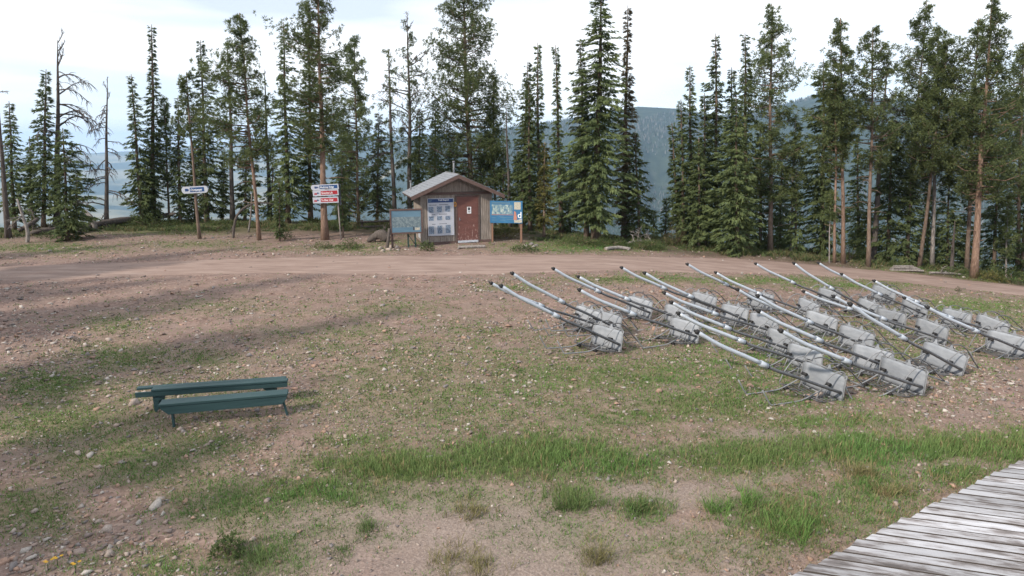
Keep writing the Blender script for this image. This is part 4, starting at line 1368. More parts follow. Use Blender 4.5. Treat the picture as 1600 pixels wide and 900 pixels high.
# ------------------------------------------------------------------ direction signs nailed to the trees
def direction_sign(pl, pr, ptop_l, pbot_l, depth, label, words, blue_, icon, arrow, round_r=True, round_l=True, face=None):
    A = at_depth(pl[0], pl[1], depth)
    Bq = at_depth(pr[0], pr[1], depth + 0.0)
    w = (Bq - A).length
    roll = math.atan2(Bq.z - A.z, Bq.x - A.x)
    h = abs(at_depth(pl[0], ptop_l, depth).z - at_depth(pl[0], pbot_l, depth).z)
    s = thing("direction_sign", label, "direction sign", tuple(A), 0)
    s.rotation_euler = (0, -roll, 0)
    rr = h / 2
    poly = []
    for k in range(9):
        t_ = -math.pi / 2 + math.pi * k / 8
        poly.append((w - rr * 0.8 + rr * 0.8 * math.cos(t_), rr * math.sin(t_))) if round_r else None
    if not round_r:
        poly = [(w, -rr), (w, rr)]
    if round_l:
        for k in range(9):
            t_ = math.pi / 2 + math.pi * k / 8
            poly.append((rr * 0.8 + rr * 0.8 * math.cos(t_), rr * math.sin(t_)))
    else:
        poly += [(0, rr), (0, -rr)]
    q = MB()
    q.prism(poly, -0.02, 0.02)
    pn_ = q.build("panel", M["white"], s)
    x0, x1 = w * (0.32 if round_r else 0.31), w * (0.86 if round_r else 0.96)
    q = MB()
    q.box(x0, x1, -0.024, -0.0205, -rr * 0.62, rr * 0.66)
    f_ = q.build("name_plate", M["sign_blue" if blue_ else "print_red"], s)
    text(words, h * 0.50, M["lettering"], f_, (x0 + 0.03, -0.026, -h * 0.17), sx=min(1.3, (x1 - x0 - 0.07) / (0.262 * h * len(words))) if True else 1)
    col = M["navy"] if icon == "squares" else M["print_red"]
    q = MB()
    ic = w * (0.13 if round_l else 0.05)
    if icon == "squares":
        for i_ in (0, 1):
            for j_ in (0, 1):
                q.box(ic + i_ * h * .20, ic + i_ * h * .20 + h * .185, -0.024, -0.0205, -h * .19 + j_ * h * .2, -h * .19 + j_ * h * .2 + h * .185)
    else:
        q.box(ic, ic + h * .5, -0.024, -0.0205, -h * .24, -h * .06)
        q.box(ic + h * .06, ic + h * .24, -0.024, -0.0205, -h * .05, h * .06)
        q.box(ic + h * .28, ic + h * .44, -0.024, -0.0205, -h * .05, h * .06)
    q.build("symbol", col, s)
    q = MB()
    ax_ = w * (0.235 if round_l else 0.20)
    a_ = h * 0.2
    sg = 1 if arrow == "right" else -1
    q.prism([(ax_ + sg * a_, 0), (ax_, a_), (ax_, -a_)][::-sg], -0.024, -0.0205)
    q.box(ax_ - a_ * (1 if sg > 0 else 0) , ax_ + a_ * (0 if sg > 0 else 1), -0.0235, -0.0205, -a_ * .35, a_ * .35)
    q.build("arrow", M["navy"], s)
    return s
tb = G(312, 373)
direction_sign((284, 297.5), (325, 295.3), 302.5, 291.7, tb.y - 0.14, "lone white and blue direction sign with rounded ends on a slim tree trunk", "Claimjumper", True, "squares", "right")
ts = G(508, 375)
direction_sign((486, 293.4), (529, 291.2), 297.6, 289.3, ts.y - 0.34, "blue and white sign, topmost of the three signs on the big pine", "Medicine Ridge", True, "squares", "left", False, True)
direction_sign((489, 302.3), (529, 300.3), 306.8, 297.7, ts.y - 0.34, "red and white sign, middle of the three signs on the big pine", "Granite Lift", False, "lift", "left", False, False)
direction_sign((489, 313.2), (529, 311.8), 317.6, 308.4, ts.y - 0.34, "red and white sign, lowest of the three signs on the big pine", "To Silver Chief", False, "lift", "left", False, False)
# backing frame behind the three signs
b = MB()
p = at_depth(531, 303, ts.y - 0.28)
b.box(-0.035, 0.035, -0.02, 0.02, -0.55, 0.50)
b.build("sign_backing", M["ink"], None, label="dark backing post behind the right ends of the three stacked signs", category="post").location = p
b = MB()
pp = G(533, 375)
b.tube([pp - Vector((0, 0, .2)), pp + Vector((-.06, 0, 2.2))], 0.035, 6)
b.build("sign_pole", M["grey_wood"], None, label="thin grey pole standing under the right end of the three signs", category="pole")

# ------------------------------------------------------------------ ski lift chairs
def make_chair():
    root = thing("lift_chair", "x", "ski lift chair")
    HX = 0.48
    # seat sheet: bent sheet standing on its rear edge, front edge folded over
    b = MB()
    prof = [(0.0, 0.03), (0.0, 0.10), (0.005, 0.27), (0.018, 0.44), (0.03, 0.485), (0.055, 0.50)]
    v, f = [], []
    n = 9
    for y, z in prof:
        for k in range(n):
            x = -HX + 2 * HX * k / (n - 1)
            e = 0.004 * math.sin(k * 2.1 + z * 9)
            c = 0.02 if (k in (0, n - 1) and z > 0.45) else 0
            v.append((x, y + e, z - c))
    for i in range(len(prof) - 1):
        for k in range(n - 1):
            a = i * n + k
            f.append((a, a + 1, a + n + 1, a + n))
    b.add(v, f, True)
    o = b.build("seat_panel", M["seat"], root)
    s = o.modifiers.new("sheet", "SOLIDIFY")
    s.thickness = 0.014
    # rim tube round the seat
    b = MB()
    b.tube([(HX + .015, .01, .05), (HX + .02, .012, .25), (HX + .015, .03, .45), (HX - .03, .055, .515), (0, .06, .52), (-HX + .03, .055, .515), (-HX - .015, .03, .45), (-HX - .02, .012, .25), (-HX - .015, .01, .05)], 0.0125, 6, 2)
    b.tube([(HX + .02, .03, .05), (HX - .1, -.02, .02), (0, -.03, .025), (-HX + .1, -.02, .02), (-HX - .02, .03, .05)], 0.015, 6, 2)
    b.build("seat_frame", M["galv"], root)
    # hanger: lower dark tube, sleeve, pale upper tube, cap
    bx = HX - 0.02
    low = [(bx, -0.03, 0.20), (bx - .0, -0.55, 0.41), (bx - .02, -1.15, 0.66), (bx - .06, -1.55, 0.81), (bx - .12, -1.78, 0.92)]
    b = MB()
    b.tube(low, 0.031, 8, 3)
    b.build("lower_hanger", M["darksteel"], root)
    S0, S1 = Vector((bx - .115, -1.76, .91)), Vector((bx - .15, -1.90, .985))
    b = MB()
    b.tube([S0 - (S1 - S0) * .12, S0], 0.047, 10)
    b.build("collar", M["rubber"], root)
    b = MB()
    b.tube([S0, S1], 0.051, 10)
    b.build("sleeve", M["whitepipe"], root)
    up = [S1, (bx - .24, -2.25, 1.15), (bx - .36, -2.65, 1.34), (bx - .50, -3.0, 1.56)]
    b = MB()
    b.tube(up, [0.039, 0.038, 0.037, 0.036], 10, 3)
    b.build("upper_hanger", M["whitepipe"], root)
    U1 = Vector(up[-1])
    dU = (U1 - Vector(up[-2])).normalized()
    b = MB()
    b.tube([U1 - dU * .01, U1 + dU * 0.035], 0.044, 10)
    b.tube([U1 + dU * .03 - Vector((.05, 0, 0)), U1 + dU * .03 + Vector((.05, 0, 0))], 0.025, 8)
    b.build("grip_cap", M["rubber"], root)
    # arm hoops
    for x0 in (HX - 0.03, -HX + 0.03):
        b = MB()
        b.tube([(x0 - .17, -.42, .05), (x0 - .13, -.36, .28), (x0 - .08, -.24, .50), (x0 - .03, -.10, .60), (x0, .02, .57), (x0 + .015, .04, .44)], 0.0125, 6, 3)
        b.build("arm_hoop", M["galv"], root)
    # wire back rest lying on the ground
    b = MB()
    for k in range(5):
        y = -.12 - .1 * k
        b.tube([(-HX + .02, y, .05 + .012 * k), (0, y, .025 + .008 * k), (HX - .05, y, .05 + .012 * k)], 0.0085, 5)
    for x0 in (-HX + .03, -.18, .18, HX - .06):
        b.tube([(x0, -.02, .05), (x0, -.30, .035), (x0, -.58, .11)], 0.0125, 5, 2)
    b.build("back_wires", M["darksteel"], root)
    # safety bar: two bent arms with foot stubs
    for x0, e in ((.22, .0), (-.34, .06)):
        b = MB()
        b.tube([(x0 + .02, -.06, .30), (x0, -.30, .17), (x0 - .02, -.62, .06), (x0 - .03, -.80, .035), (x0 - .05, -1.30 - e, .045), (x0 - .07, -1.40 - e, .07), (x0 - .12, -1.56 - e, .34)], 0.0145, 6, 3)
        b.build("safety_bar", M["galv"], root)
        b = MB()
        b.tube([(x0 - .055, -.52, .055), (x0 + .035, -.52, .055)], 0.042, 9)
        b.build("bumper", M["rubber"], root)
        b = MB()
        b.tube([(x0 - .04, -.10, .29), (x0 + .07, -.10, .29)], 0.034, 9)
        b.build("bumper", M["rubber"], root)
        b = MB()
        b.tube([(x0 + .03, -.10, .28), (x0 + .03, -.24, .03)], 0.013, 6)
        b.build("strut", M["galv"], root)
    # foot rest: two arched tubes going over the front edge to the ground behind
    for x0 in (-.22, .14):
        b = MB()
        b.tube([(x0 - .16, .05, .50), (x0 - .13, .14, .57), (x0 - .04, .28, .60), (x0 + .02, .46, .50), (x0 + .03, .75, .24), (x0 + .03, 1.0, .04)], 0.0135, 6, 3)
        b.build("foot_rest_arm", M["darksteel"], root)
        b = MB()
        b.prism([(x0 - .11, .50), (x0 + .02, .50), (x0 - .02, .54), (x0 - .035, .60), (x0 - .065, .60), (x0 - .085, .54)], .045, .06)
        b.build("gusset", M["seat"], root)
    b = MB()
    b.tube([(-.3, 1.0, .04), (.25, 1.0, .04)], 0.016, 6)
    b.build("foot_bar", M["galv"], root)
    return root, Vector((bx, -.03, .20)), U1

CHAIRS = [[((767, 439), (935, 505)), ((801, 430), (966, 515)), ((790, 446), (968, 540))],
          [((864, 420), (1015, 488)), ((906, 433), (1073, 503)), ((912, 452), (1088, 528))],
          [((972, 421), (1115, 482)), ((1010, 428), (1165, 503)), ((1037, 460), (1212, 520)), ((1053, 471), (1243, 548)), ((1065, 489), (1280, 575)), ((1088, 515), (1313, 612))],
          [((1078, 416), (1205, 478)), ((1118, 424), (1275, 492)), ((1147, 454), (1303, 515)), ((1181, 464), (1360, 541)), ((1190, 487), (1390, 575)), ((1216, 520), (1440, 605))],
          [((1182, 414), (1310, 472)), ((1237, 410), (1372, 490)), ((1261, 455), (1412, 507)), ((1302, 461), (1475, 528)), ((1322, 471), (1502, 572))],
          [((1277, 411), (1395, 468)), ((1312, 425), (1445, 490)), ((1370, 441), (1513, 506)), ((1406, 465), (1570, 520)), ((1449, 478), (1605, 548))]]
proto, PB, PT = make_chair()
ORD = ["first", "second", "third", "fourth", "fifth", "sixth"]
def solve_chair(tip, basep):
    best = None
    for yaw in np.arange(-95, 10, 2.5):
        for tau in np.arange(-16, 11, 2.0):
            M_ = Matrix.Rotation(R(yaw), 3, "Z") @ Matrix.Rotation(R(tau), 3, "X")
            pb, pt = M_ @ PB, M_ @ PT
            q = march(basep[0], basep[1], lambda x, y: zbase(x, y) + pb.z, 40) if best is None or True else None
            break
        break
    for yaw in np.arange(-95, 12, 2.5):
        for tau in np.arange(-16, 11, 2.0):
            M_ = Matrix.Rotation(R(yaw), 3, "Z") @ Matrix.Rotation(R(tau), 3, "X")
            pb, pt = M_ @ PB, M_ @ PT
            d_ = ray(*basep)
            zz = float(zbase(q[0], q[1])) + max(pb.z, .12)
            t_ = (zz - CAM_H) / d_[2]
            W0 = Vector((d_[0] * t_, d_[1] * t_, zz))
            Wt = W0 + pt - pb
            u, v_ = project(Wt.x, Wt.y, Wt.z)
            e = (u - tip[0]) ** 2 + (v_ - tip[1]) ** 2 + 0.35 * tau * tau + 0.10 * (yaw + 58) ** 2
            if best is None or e < best[0]:
                best = (e, yaw, tau, W0 - pb, u - tip[0], v_ - tip[1])
    return best
errs = []
flatlist = [(r_, k, c) for r_, row in enumerate(CHAIRS) for k, c in enumerate(row)]
for idx, (r_, k, (tip, bp_)) in enumerate(flatlist):
    e, yaw, tau, O, du, dv = solve_chair(tip, bp_)
    errs.append((r_, k, round(yaw), round(tau), round(float(du)), round(float(dv))))
    if idx == 0:
        o = proto
    else:
        o = proto.copy()
        COL.objects.link(o)
        for ch in proto.children:
            c = ch.copy()
            COL.objects.link(c)
            c.parent = o
    gz = float(zg(O.x, O.y))
    o.location = (O.x, O.y, gz + max(0.0, -0.55 * math.sin(R(-abs(tau))) * 0.0))
    o.rotation_euler = (R(tau * 0.9), R(rnd.uniform(-4, 4)), R(yaw))
    o.rotation_mode = "XYZ"
    row = CHAIRS[r_]
    col_ = ["leftmost", "second from left", "third from left", "fourth from left", "fifth from left", "rightmost"][r_]
    pos = "farthest" if k == 0 else ("nearest" if k == len(row) - 1 else ORD[k] + " from road")
    o["label"] = f"grey lift chair lying down, {pos} in the {col_} line"
    o["group"] = "ski lift chairs laid out in lines on the grass"
print("CHAIRS", errs)

# ------------------------------------------------------------------ benches
def bench(name, label, pl, pr, zl, gl, gr, wide, top_l, top_r, two=False):
    P0, P1 = G(*gl), G(*gr)                       # feet of the two legs
    gz = (P0.z + P1.z) / 2
    A = at_depth(*top_l, P0.y)
    B_ = at_depth(*top_r, P1.y)
    z_ = (A.z + B_.z) / 2
    ang = math.atan2(B_.y - A.y, B_.x - A.x)
    Ln = (Vector((B_.x, B_.y)) - Vector((A.x, A.y))).length
    root = thing(name, label, "bench", (A.x, A.y, gz), ang)
    h = z_ - gz
    return root, Ln, h, (Vector((P0.x, P0.y)) - Vector((A.x, A.y))).length, (Vector((P1.x, P1.y)) - Vector((A.x, A.y))).length
def bbox(root, name, x0, x1, y0, y1, z0, z1, m="teal"):
    q = MB()
    q.box(x0, x1, y0, y1, z0, z1)
    return q.build(name, M[m], root, bevel=0.006)
root, Ln, h, l0, l1 = bench("bench", "nearer dark teal wooden bench with clipped apron ends", 0, 0, 0, (261, 672), (444, 655), .2, (247, 632), (449, 615.5))
bbox(root, "seat", 0, Ln, 0.0, 0.235, h - 0.045, h)
q = MB()
q.prism([(0.015, h - .046), (Ln - .015, h - .046), (Ln - .015, h - .085), (Ln - .10, h - .195), (.13, h - .195), (.015, h - .085)], 0.012, 0.045)
q.build("apron", M["teal"], root, bevel=0.004)
q = MB()
q.prism([(0.015, h - .046), (Ln - .015, h - .046), (Ln - .015, h - .085), (Ln - .10, h - .195), (.13, h - .195), (.015, h - .085)], 0.19, 0.223)
q.build("apron", M["teal"], root, bevel=0.004)
for x0, sk in ((0.15, 0.0), (Ln - 0.13, 0.09)):
    q = MB()
    q.add([(x0, .085, h - .05), (x0 + .032, .085, h - .05), (x0 + .032, .150, h - .05), (x0, .150, h - .05), (x0 + sk, .085, -.08), (x0 + .032 + sk, .085, -.08), (x0 + .032 + sk, .150, -.08), (x0 + sk, .150, -.08)],
          [(0, 1, 2, 3), (7, 6, 5, 4), (0, 4, 5, 1), (1, 5, 6, 2), (2, 6, 7, 3), (3, 7, 4, 0)])
    q.build("leg", M["teal"], root)
root, Ln, h, l0, l1 = bench("bench", "farther dark teal wooden bench with tapered board legs", 0, 0, 0, (239, 649), (424, 631), .2, (209, 611), (449, 594))
bbox(root, "seat", 0.27, Ln, 0.0, 0.125, h - 0.04, h)
bbox(root, "seat", -0.01, Ln - 0.05, 0.145, 0.25, h - 0.045, h - 0.004)
bbox(root, "apron", 0.005, Ln - .01, 0.012, 0.045, h - .135, h - .041)
for x0, sg in ((0.27, 1), (Ln - .23, -1)):
    q = MB()
    q.prism([(x0, h - .042), (x0 + sg * .26, h - .042), (x0 + sg * .20, h - .16), (x0 + sg * .085, h - .24), (x0 + sg * .06, -.06), (x0 + sg * .0, -.06)][::sg], 0.046, 0.085)
    q.build("leg", M["teal"], root)
    q = MB()
    q.prism([(x0, h - .05), (x0 + sg * .2, h - .05), (x0 + sg * .06, -.06), (x0, -.06)][::sg], 0.20, 0.235)
    q.build("leg", M["teal"], root)

# ------------------------------------------------------------------ deck
DZK = 0.42
def deck_pt(px, py):
    d = ray(px, py)
    t = (DZK - CAM_H) / d[2]
    return Vector((d[0] * t, d[1] * t, DZK))
E0, E1 = deck_pt(1238, 900), deck_pt(1602, 716)
Q0, Q1 = deck_pt(1472, 781), deck_pt(1600, 797)
pd = (Q1 - Q0).normalized()
qd = Vector((-pd.y, pd.x, 0))
deck = thing("deck", "white painted plank deck with peeling paint and ragged edge at the lower right", "deck", (0, 0, 0), 0)
ed = (E1 - E0).normalized()
rot = math.atan2(pd.y, pd.x)
pitch_, wpl = 0.150, 0.132
k0, k1 = int((E0.dot(qd) - 1.6) / pitch_), int((E1.dot(qd) + 0.6) / pitch_)
meshes = []
for j in range(4):
    b = MB()
    sk_ = wpl * ed.dot(pd) / ed.dot(qd) * [.75, .9, .6, .8][j]
    v = [(0, 0), (4.6, 0), (4.6, wpl), (sk_, wpl)]
    b.add([(x_, y_, -.045) for x_, y_ in v] + [(x_, y_, 0) for x_, y_ in v], [(3, 2, 1, 0), (4, 5, 6, 7), (0, 1, 5, 4), (1, 2, 6, 5), (2, 3, 7, 6), (3, 0, 4, 7)])
    meshes.append(b.mesh("plank"))
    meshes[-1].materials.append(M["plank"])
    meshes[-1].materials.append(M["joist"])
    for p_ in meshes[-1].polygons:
        p_.material_index = 1 if abs(p_.normal.z) < .5 and abs(p_.normal.y) > .8 else 0  # long sides take the dark joist colour: painted shade for the plank gaps
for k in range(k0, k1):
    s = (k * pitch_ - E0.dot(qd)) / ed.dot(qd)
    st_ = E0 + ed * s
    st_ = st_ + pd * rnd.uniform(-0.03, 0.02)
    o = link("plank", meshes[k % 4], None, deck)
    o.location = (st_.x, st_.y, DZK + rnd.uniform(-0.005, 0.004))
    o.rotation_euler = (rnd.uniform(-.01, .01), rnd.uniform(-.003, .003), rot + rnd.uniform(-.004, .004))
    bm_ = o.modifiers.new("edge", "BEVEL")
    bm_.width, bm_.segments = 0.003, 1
for off, nm in ((0.13, "joist"), (1.0, "joist"), (2.0, "joist")):
    b = MB()
    S0, S1 = E0 + pd * off - ed * 2.4, E1 + pd * off + ed * 1.0
    n_ = Vector((-ed.y, ed.x, 0)) * 0.045
    v = [S0 - n_, S1 - n_, S1 + n_, S0 + n_]
    v = [Vector((p.x, p.y, DZK - .25)) for p in v] + [Vector((p.x, p.y, DZK - .058)) for p in v]
    b.add(v, [(3, 2, 1, 0), (4, 5, 6, 7), (0, 1, 5, 4), (1, 2, 6, 5), (2, 3, 7, 6), (3, 0, 4, 7)])
    b.build(nm, M["joist"], deck)
for s in (0.3, 2.2, 4.2):
    p = E0 + ed * s + pd * 0.22
    b = MB()
    b.box(p.x - .06, p.x + .06, p.y - .06, p.y + .06, -0.2, DZK - .26)
    b.build("post", M["joist"], deck)

# ------------------------------------------------------------------ logs, fence, boards
def log(name, label, cat, pts, rs, m="grey_wood", stubs=0):
    pts = [Vector(p) for p in pts]
    o0 = pts[0]
    root = thing(name, label, cat, tuple(o0))
    b = MB()
    b.tube([p - o0 for p in pts], rs, 9, 3)
    b.build("trunk", M[m], root)
    for k in range(stubs):
        t_ = rng.uniform(0.05, 0.95) * (len(pts) - 1)
        i_ = int(t_)
        p = pts[i_].lerp(pts[min(i_ + 1, len(pts) - 1)], t_ - i_) - o0
        lb = MB()
        d = Vector((rng.normal(0, .6), rng.normal(0, .5), abs(rng.normal(.6, .4)) if rng.random() < .5 else -0.1 - .3 * rng.random()))
        bent(p, d, rng.uniform(.35, .9), 0.03, .1, lb)
        lb.build("branch", M[m], root)
    return root
up = Vector((0, 0, 1))
log("fallen_log", "long grey fallen log with broken stubs on the edge above the valley", "log", [G(118, 368) + up * .12, G(150, 358) + up * .25, G(190, 353) + up * .32, G(232, 349) + up * .3, G(262, 347) + up * .42, G(274, 346) + up * .75], [.08, .15, .19, .18, .15, .07], m="dark_dead", stubs=24)
log("fallen_log", "short grey log propped up behind the bare leaning trunk at the far left", "log", [G(30, 368) + up * .25, G(48, 366) + up * .5, G(62, 364) + up * .75], [.10, .11, .09], "dark_dead", stubs=3)
log("fallen_log", "splintered brown log lying behind the crooked stub at the left", "log", [G(48, 368) + up * .1, G(70, 366) + up * .2, G(96, 364) + up * .2], [.11, .15, .12], "dark_dead", stubs=8)
log("dead_stub", "broken log end jutting up from the long fallen log", "log", [G(150, 361) + up * .1, G(146, 361) + up * .7, G(138, 360) + up * 1.05], [.13, .12, .09], stubs=0)
log("crooked_stub", "crooked grey stub standing at the left end of the verge", "log", [G(42, 379) - up * .1, G(46, 379) + up * .5, G(43, 379) + up * 1.2, G(38, 379) + up * 2.1], [.085, .085, .065, .04], stubs=2)
log("arching_trunk", "bent dead trunk arching over to the right beside the reddish pine", "log", [G(364, 372) - up * .1, G(367, 372) + up * .5, G(374, 372) + up * 1.15, G(390, 372) + up * 1.6, G(410, 372) + up * 1.78, G(432, 372) + up * 1.72], [.065, .065, .06, .05, .042, .025], "dark_dead", stubs=1)
log("leaning_branch", "thin bare branch leaning left of the reddish pine trunk", "log", [G(388, 363) - up * .05, G(394, 363) + up * .9, G(399, 363) + up * 2.1], [.05, .045, .03])
log("tree_stump", "grey root stump lying left of the panorama board", "stump", [G(606, 378) + up * .1, G(597, 378) + up * .35, G(588, 378) + up * .3, G(574, 379) + up * .05], [.2, .27, .2, .08], "dark_dead", stubs=5)
log("fallen_branch", "pale tangle of fallen branches right of the giant layered fir", "branch", [G(980, 384) + up * .1, G(1000, 383) + up * .22, G(1025, 382) + up * .12], [.07, .08, .04], stubs=7)
log("fallen_branch", "low dark log in front of the giant layered fir", "branch", [G(946, 391) + up * .06, G(965, 390) + up * .1, G(985, 391) + up * .06], [.08, .09, .07], stubs=1)
log("fallen_branch", "grey fallen pole along the verge behind the road bend", "branch", [G(1452, 428) + up * .05, G(1480, 429) + up * .07, G(1503, 431) + up * .06], [.05, .06, .04], stubs=1)
log("twig", "bare twig lying on the stony ground left of the bench", "twig", [G(112, 534) + up * .04, G(118, 532) + up * .1, G(128, 535) + up * .05], [.008, .012, .005], "dark_dead", stubs=1)
fe = thing("rail_fence", "old wooden rail fence behind the stump, left of the hut", "fence", tuple(G(586, 362)))
fo = Vector(fe.location)
f0, f1 = at_depth(562, 347, fo.y + 1.2) - fo, at_depth(612, 345, fo.y + 1.2) - fo
for dz in (0.0, -0.28):
    b = MB()
    b.tube([f0 + up * dz, f1 + up * dz], 0.055, 7)
    b.build("rail", M["dark_dead"], fe)
for q_ in (0.06, 0.94):
    p = f0.lerp(f1, q_) + Vector((0, .09, 0))
    b = MB()
    b.tube([p + up * .12, p - up * 1.5], 0.06, 7)
    b.build("post", M["dark_dead"], fe)
sb = G(1416, 424)
for k in range(4):
    b = MB()
    L_ = [1.5, 1.3, 1.1, 0.9][k]
    b.box(-L_ / 2, L_ / 2, -.09, .09, 0, .055)
    o = b.build("board", M["grey_wood"], None, bevel=.006, label=["lowest and longest", "second lowest", "second highest", "topmost and shortest"][k] + " of the weathered boards stacked under the dark firs", category="board", group="weathered boards stacked beside the road bend")
    o.location = sb + Vector((-0.05 * k, 0.03 * (k % 2), 0.03 + .062 * k))
    o.rotation_euler = (0, 0.0, -0.15 + 0.05 * k)

# ------------------------------------------------------------------ shrubs and herbs
def shrub(px, py, wpx, hpx, label, m="shrub", n=700, leaf=.09, name="shrub"):
    p = G(px, py)
    sc = dim_at(p + Vector((0, 0, .3)))
    w, h = wpx / sc, hpx / sc
    root = thing(name, label, "shrub", tuple(p), 0, "low shrubs and herbs")
    a = rng.uniform(0, 2 * math.pi, n)
    r_ = np.sqrt(rng.random(n))
    bump = 0.65 + 0.5 * vnoise(3 * np.cos(a) + px, 3 * np.sin(a) + py, 3)
    zz = h * (rng.random(n) ** 0.7) * np.sqrt(np.maximum(1 - r_ ** 2, 0.05)) * (0.6 + 0.8 * vnoise(r_ * 4 * np.cos(a) + px, r_ * 4 * np.sin(a), 6))
    P = np.stack([w * r_ * bump * np.cos(a), 0.75 * w * r_ * bump * np.sin(a), zz], 1)
    P[:, 2] += np.array(zg(P[:, 0] + p.x, P[:, 1] + p.y)) - p.z
    D = rng.normal(size=(n, 3))
    D[:, :2] += np.stack([np.cos(a), np.sin(a)], 1) * .6
    D[:, 2] = np.abs(D[:, 2]) * .9 + .25
    D /= np.linalg.norm(D, axis=1, keepdims=True)
    Lg = rng.uniform(.6, 1.3, n) * leaf
    V, F = needles(P, D, Lg, Lg * rng.uniform(.18, .3, n))
    link("foliage", tri_mesh("foliage", V, F), M[m], root)
    b = MB()
    for k in range(5):
        w_ = rng.uniform(0, 6.28)
        b.tube([(0, 0, -.05), (.25 * w * math.cos(w_), .2 * w * math.sin(w_), h * .35), (.5 * w * math.cos(w_), .4 * w * math.sin(w_), h * .6)], [.015, .01, .004], 4)
    b.build("stem", M["bark"], root)
for a_ in [(235, 356, 46, 20, "wide low juniper shrub at the right end of the long fallen log", "shrub", 1500), (285, 366, 34, 12, "low green shrub below the lone sign tree", "shrub", 900), (336, 362, 30, 20, "green shrub right of the lone sign tree", "shrub", 900),
           (80, 372, 26, 10, "small green shrub below the largest dead tree", "shrub", 500), (546, 388, 22, 14, "bushy herb between the three sign pine and the panorama board", "shrub", 600), (668, 392, 14, 16, "grassy herb at the left front corner of the hut", "shrub", 500), (820, 392, 22, 10, "herb clump at the foot of the blue map board", "shrub", 600),
           (905, 384, 40, 16, "low juniper under the left of the giant layered fir", "shrub", 1200), (955, 384, 36, 14, "low juniper under the right of the giant layered fir", "shrub", 1100), (1010, 388, 36, 14, "low green juniper beside the pale fallen branches", "shrub", 1000), (1055, 384, 24, 34, "grey twiggy shrub at the left foot of the right grove", "brown", 700),
           (790, 372, 22, 22, "leafy shrub below the blue map board", "young", 700), (560, 345, 14, 34, "yellow green shrub left of the old rail fence", "young", 500), (596, 345, 14, 26, "yellow green shrub behind the old rail fence", "young", 400),
           (1490, 428, 24, 14, "green shrub beside the short broken stub", "shrub", 600), (1545, 438, 26, 16, "pale green shrub right of the orange barked pine", "young", 700), (1580, 442, 22, 26, "leafy green shrub beneath the pine at the right edge", "shrub", 900), (1530, 428, 20, 34, "tall green shrub behind the orange barked pine", "shrub", 900),
           (1245, 402, 24, 12, "low shrub at the foot of the pale trunked pine", "shrub", 500), (1330, 408, 22, 40, "grey green shrub between pale trunks and dark trunk", "shrub", 900), (360, 868, 30, 34, "dark stemmed weed in the lower left foreground", "shrub", 420, .06), (1210, 392, 24, 24, "shrub beside the big open pine trunk", "shrub", 600),
           (505, 388, 18, 10, "small herb at the foot of the three sign pine", "shrub", 300), (445, 374, 14, 18, "small shrub left of the three sign pine", "shrub", 400), (1497, 456, 5, 9, "tiny upright weed on the stony verge right of the chairs", "shrub", 120, .05)]:
    shrub(*a_)

# yellow flowers in the lower left corner
for k, (px, py, lab) in enumerate([(90, 887, "yellow flower, rightmost bloom of the pair in the lower left corner"), (75, 892, "yellow flower, lower left bloom of the pair in the lower left corner"), (118, 896, "single yellow flower right of the yellow pair at the lower left")]):
    p = G(px, py)
    root = thing("wild_flower", lab, "flower", tuple(p), 0, "yellow wild flowers")
    b = MB()
    b.tube([(0, 0, -.02), (.01, 0, .09)], .004, 4)
    b.build("stem", M["shrub"], root)
    b = MB()
    for hx, hy, hz in ((0, 0, .1), (.05, .02, .12), (-.04, .03, .09)):
        for q_ in range(7):
            w_ = q_ * 2 * math.pi / 7
            b.add([(hx, hy, hz), (hx + .015 * math.cos(w_ - .3), hy + .015 * math.sin(w_ - .3), hz + .012), (hx + .022 * math.cos(w_), hy + .022 * math.sin(w_), hz + .012), (hx + .015 * math.cos(w_ + .3), hy + .015 * math.sin(w_ + .3), hz + .012)], [(0, 1, 2, 3)])
    b.build("petals", M["flower"], root, kind="stuff")

# ------------------------------------------------------------------ stones
def stone_shape(seed, nv=14, flatz=0.55):
    r_ = np.random.default_rng(seed)
    bm = bmesh.new()
    p = r_.normal(size=(nv, 3))
    p /= np.linalg.norm(p, axis=1, keepdims=True)
    p *= r_.uniform(.75, 1.1, (nv, 1)) * np.array([1, r_.uniform(.6, .85), flatz])
    for q_ in p:
        bm.verts.new(q_)
    bmesh.ops.convex_hull(bm, input=bm.verts)
    for v in [v for v in bm.verts if not v.link_faces]:
        bm.verts.remove(v)
    bmesh.ops.recalc_face_normals(bm, faces=bm.faces)
    bm.verts.index_update()
    V = np.array([v.co[:] for v in bm.verts])
    F = np.array([[v.index for v in f.verts] for f in bm.faces])
    bm.free()
    return V, F
STC = np.array([[.34, .265, .235], [.27, .22, .205], [.43, .36, .32], [.47, .43, .40], [.38, .255, .20], [.25, .225, .225], [.31, .25, .225]])
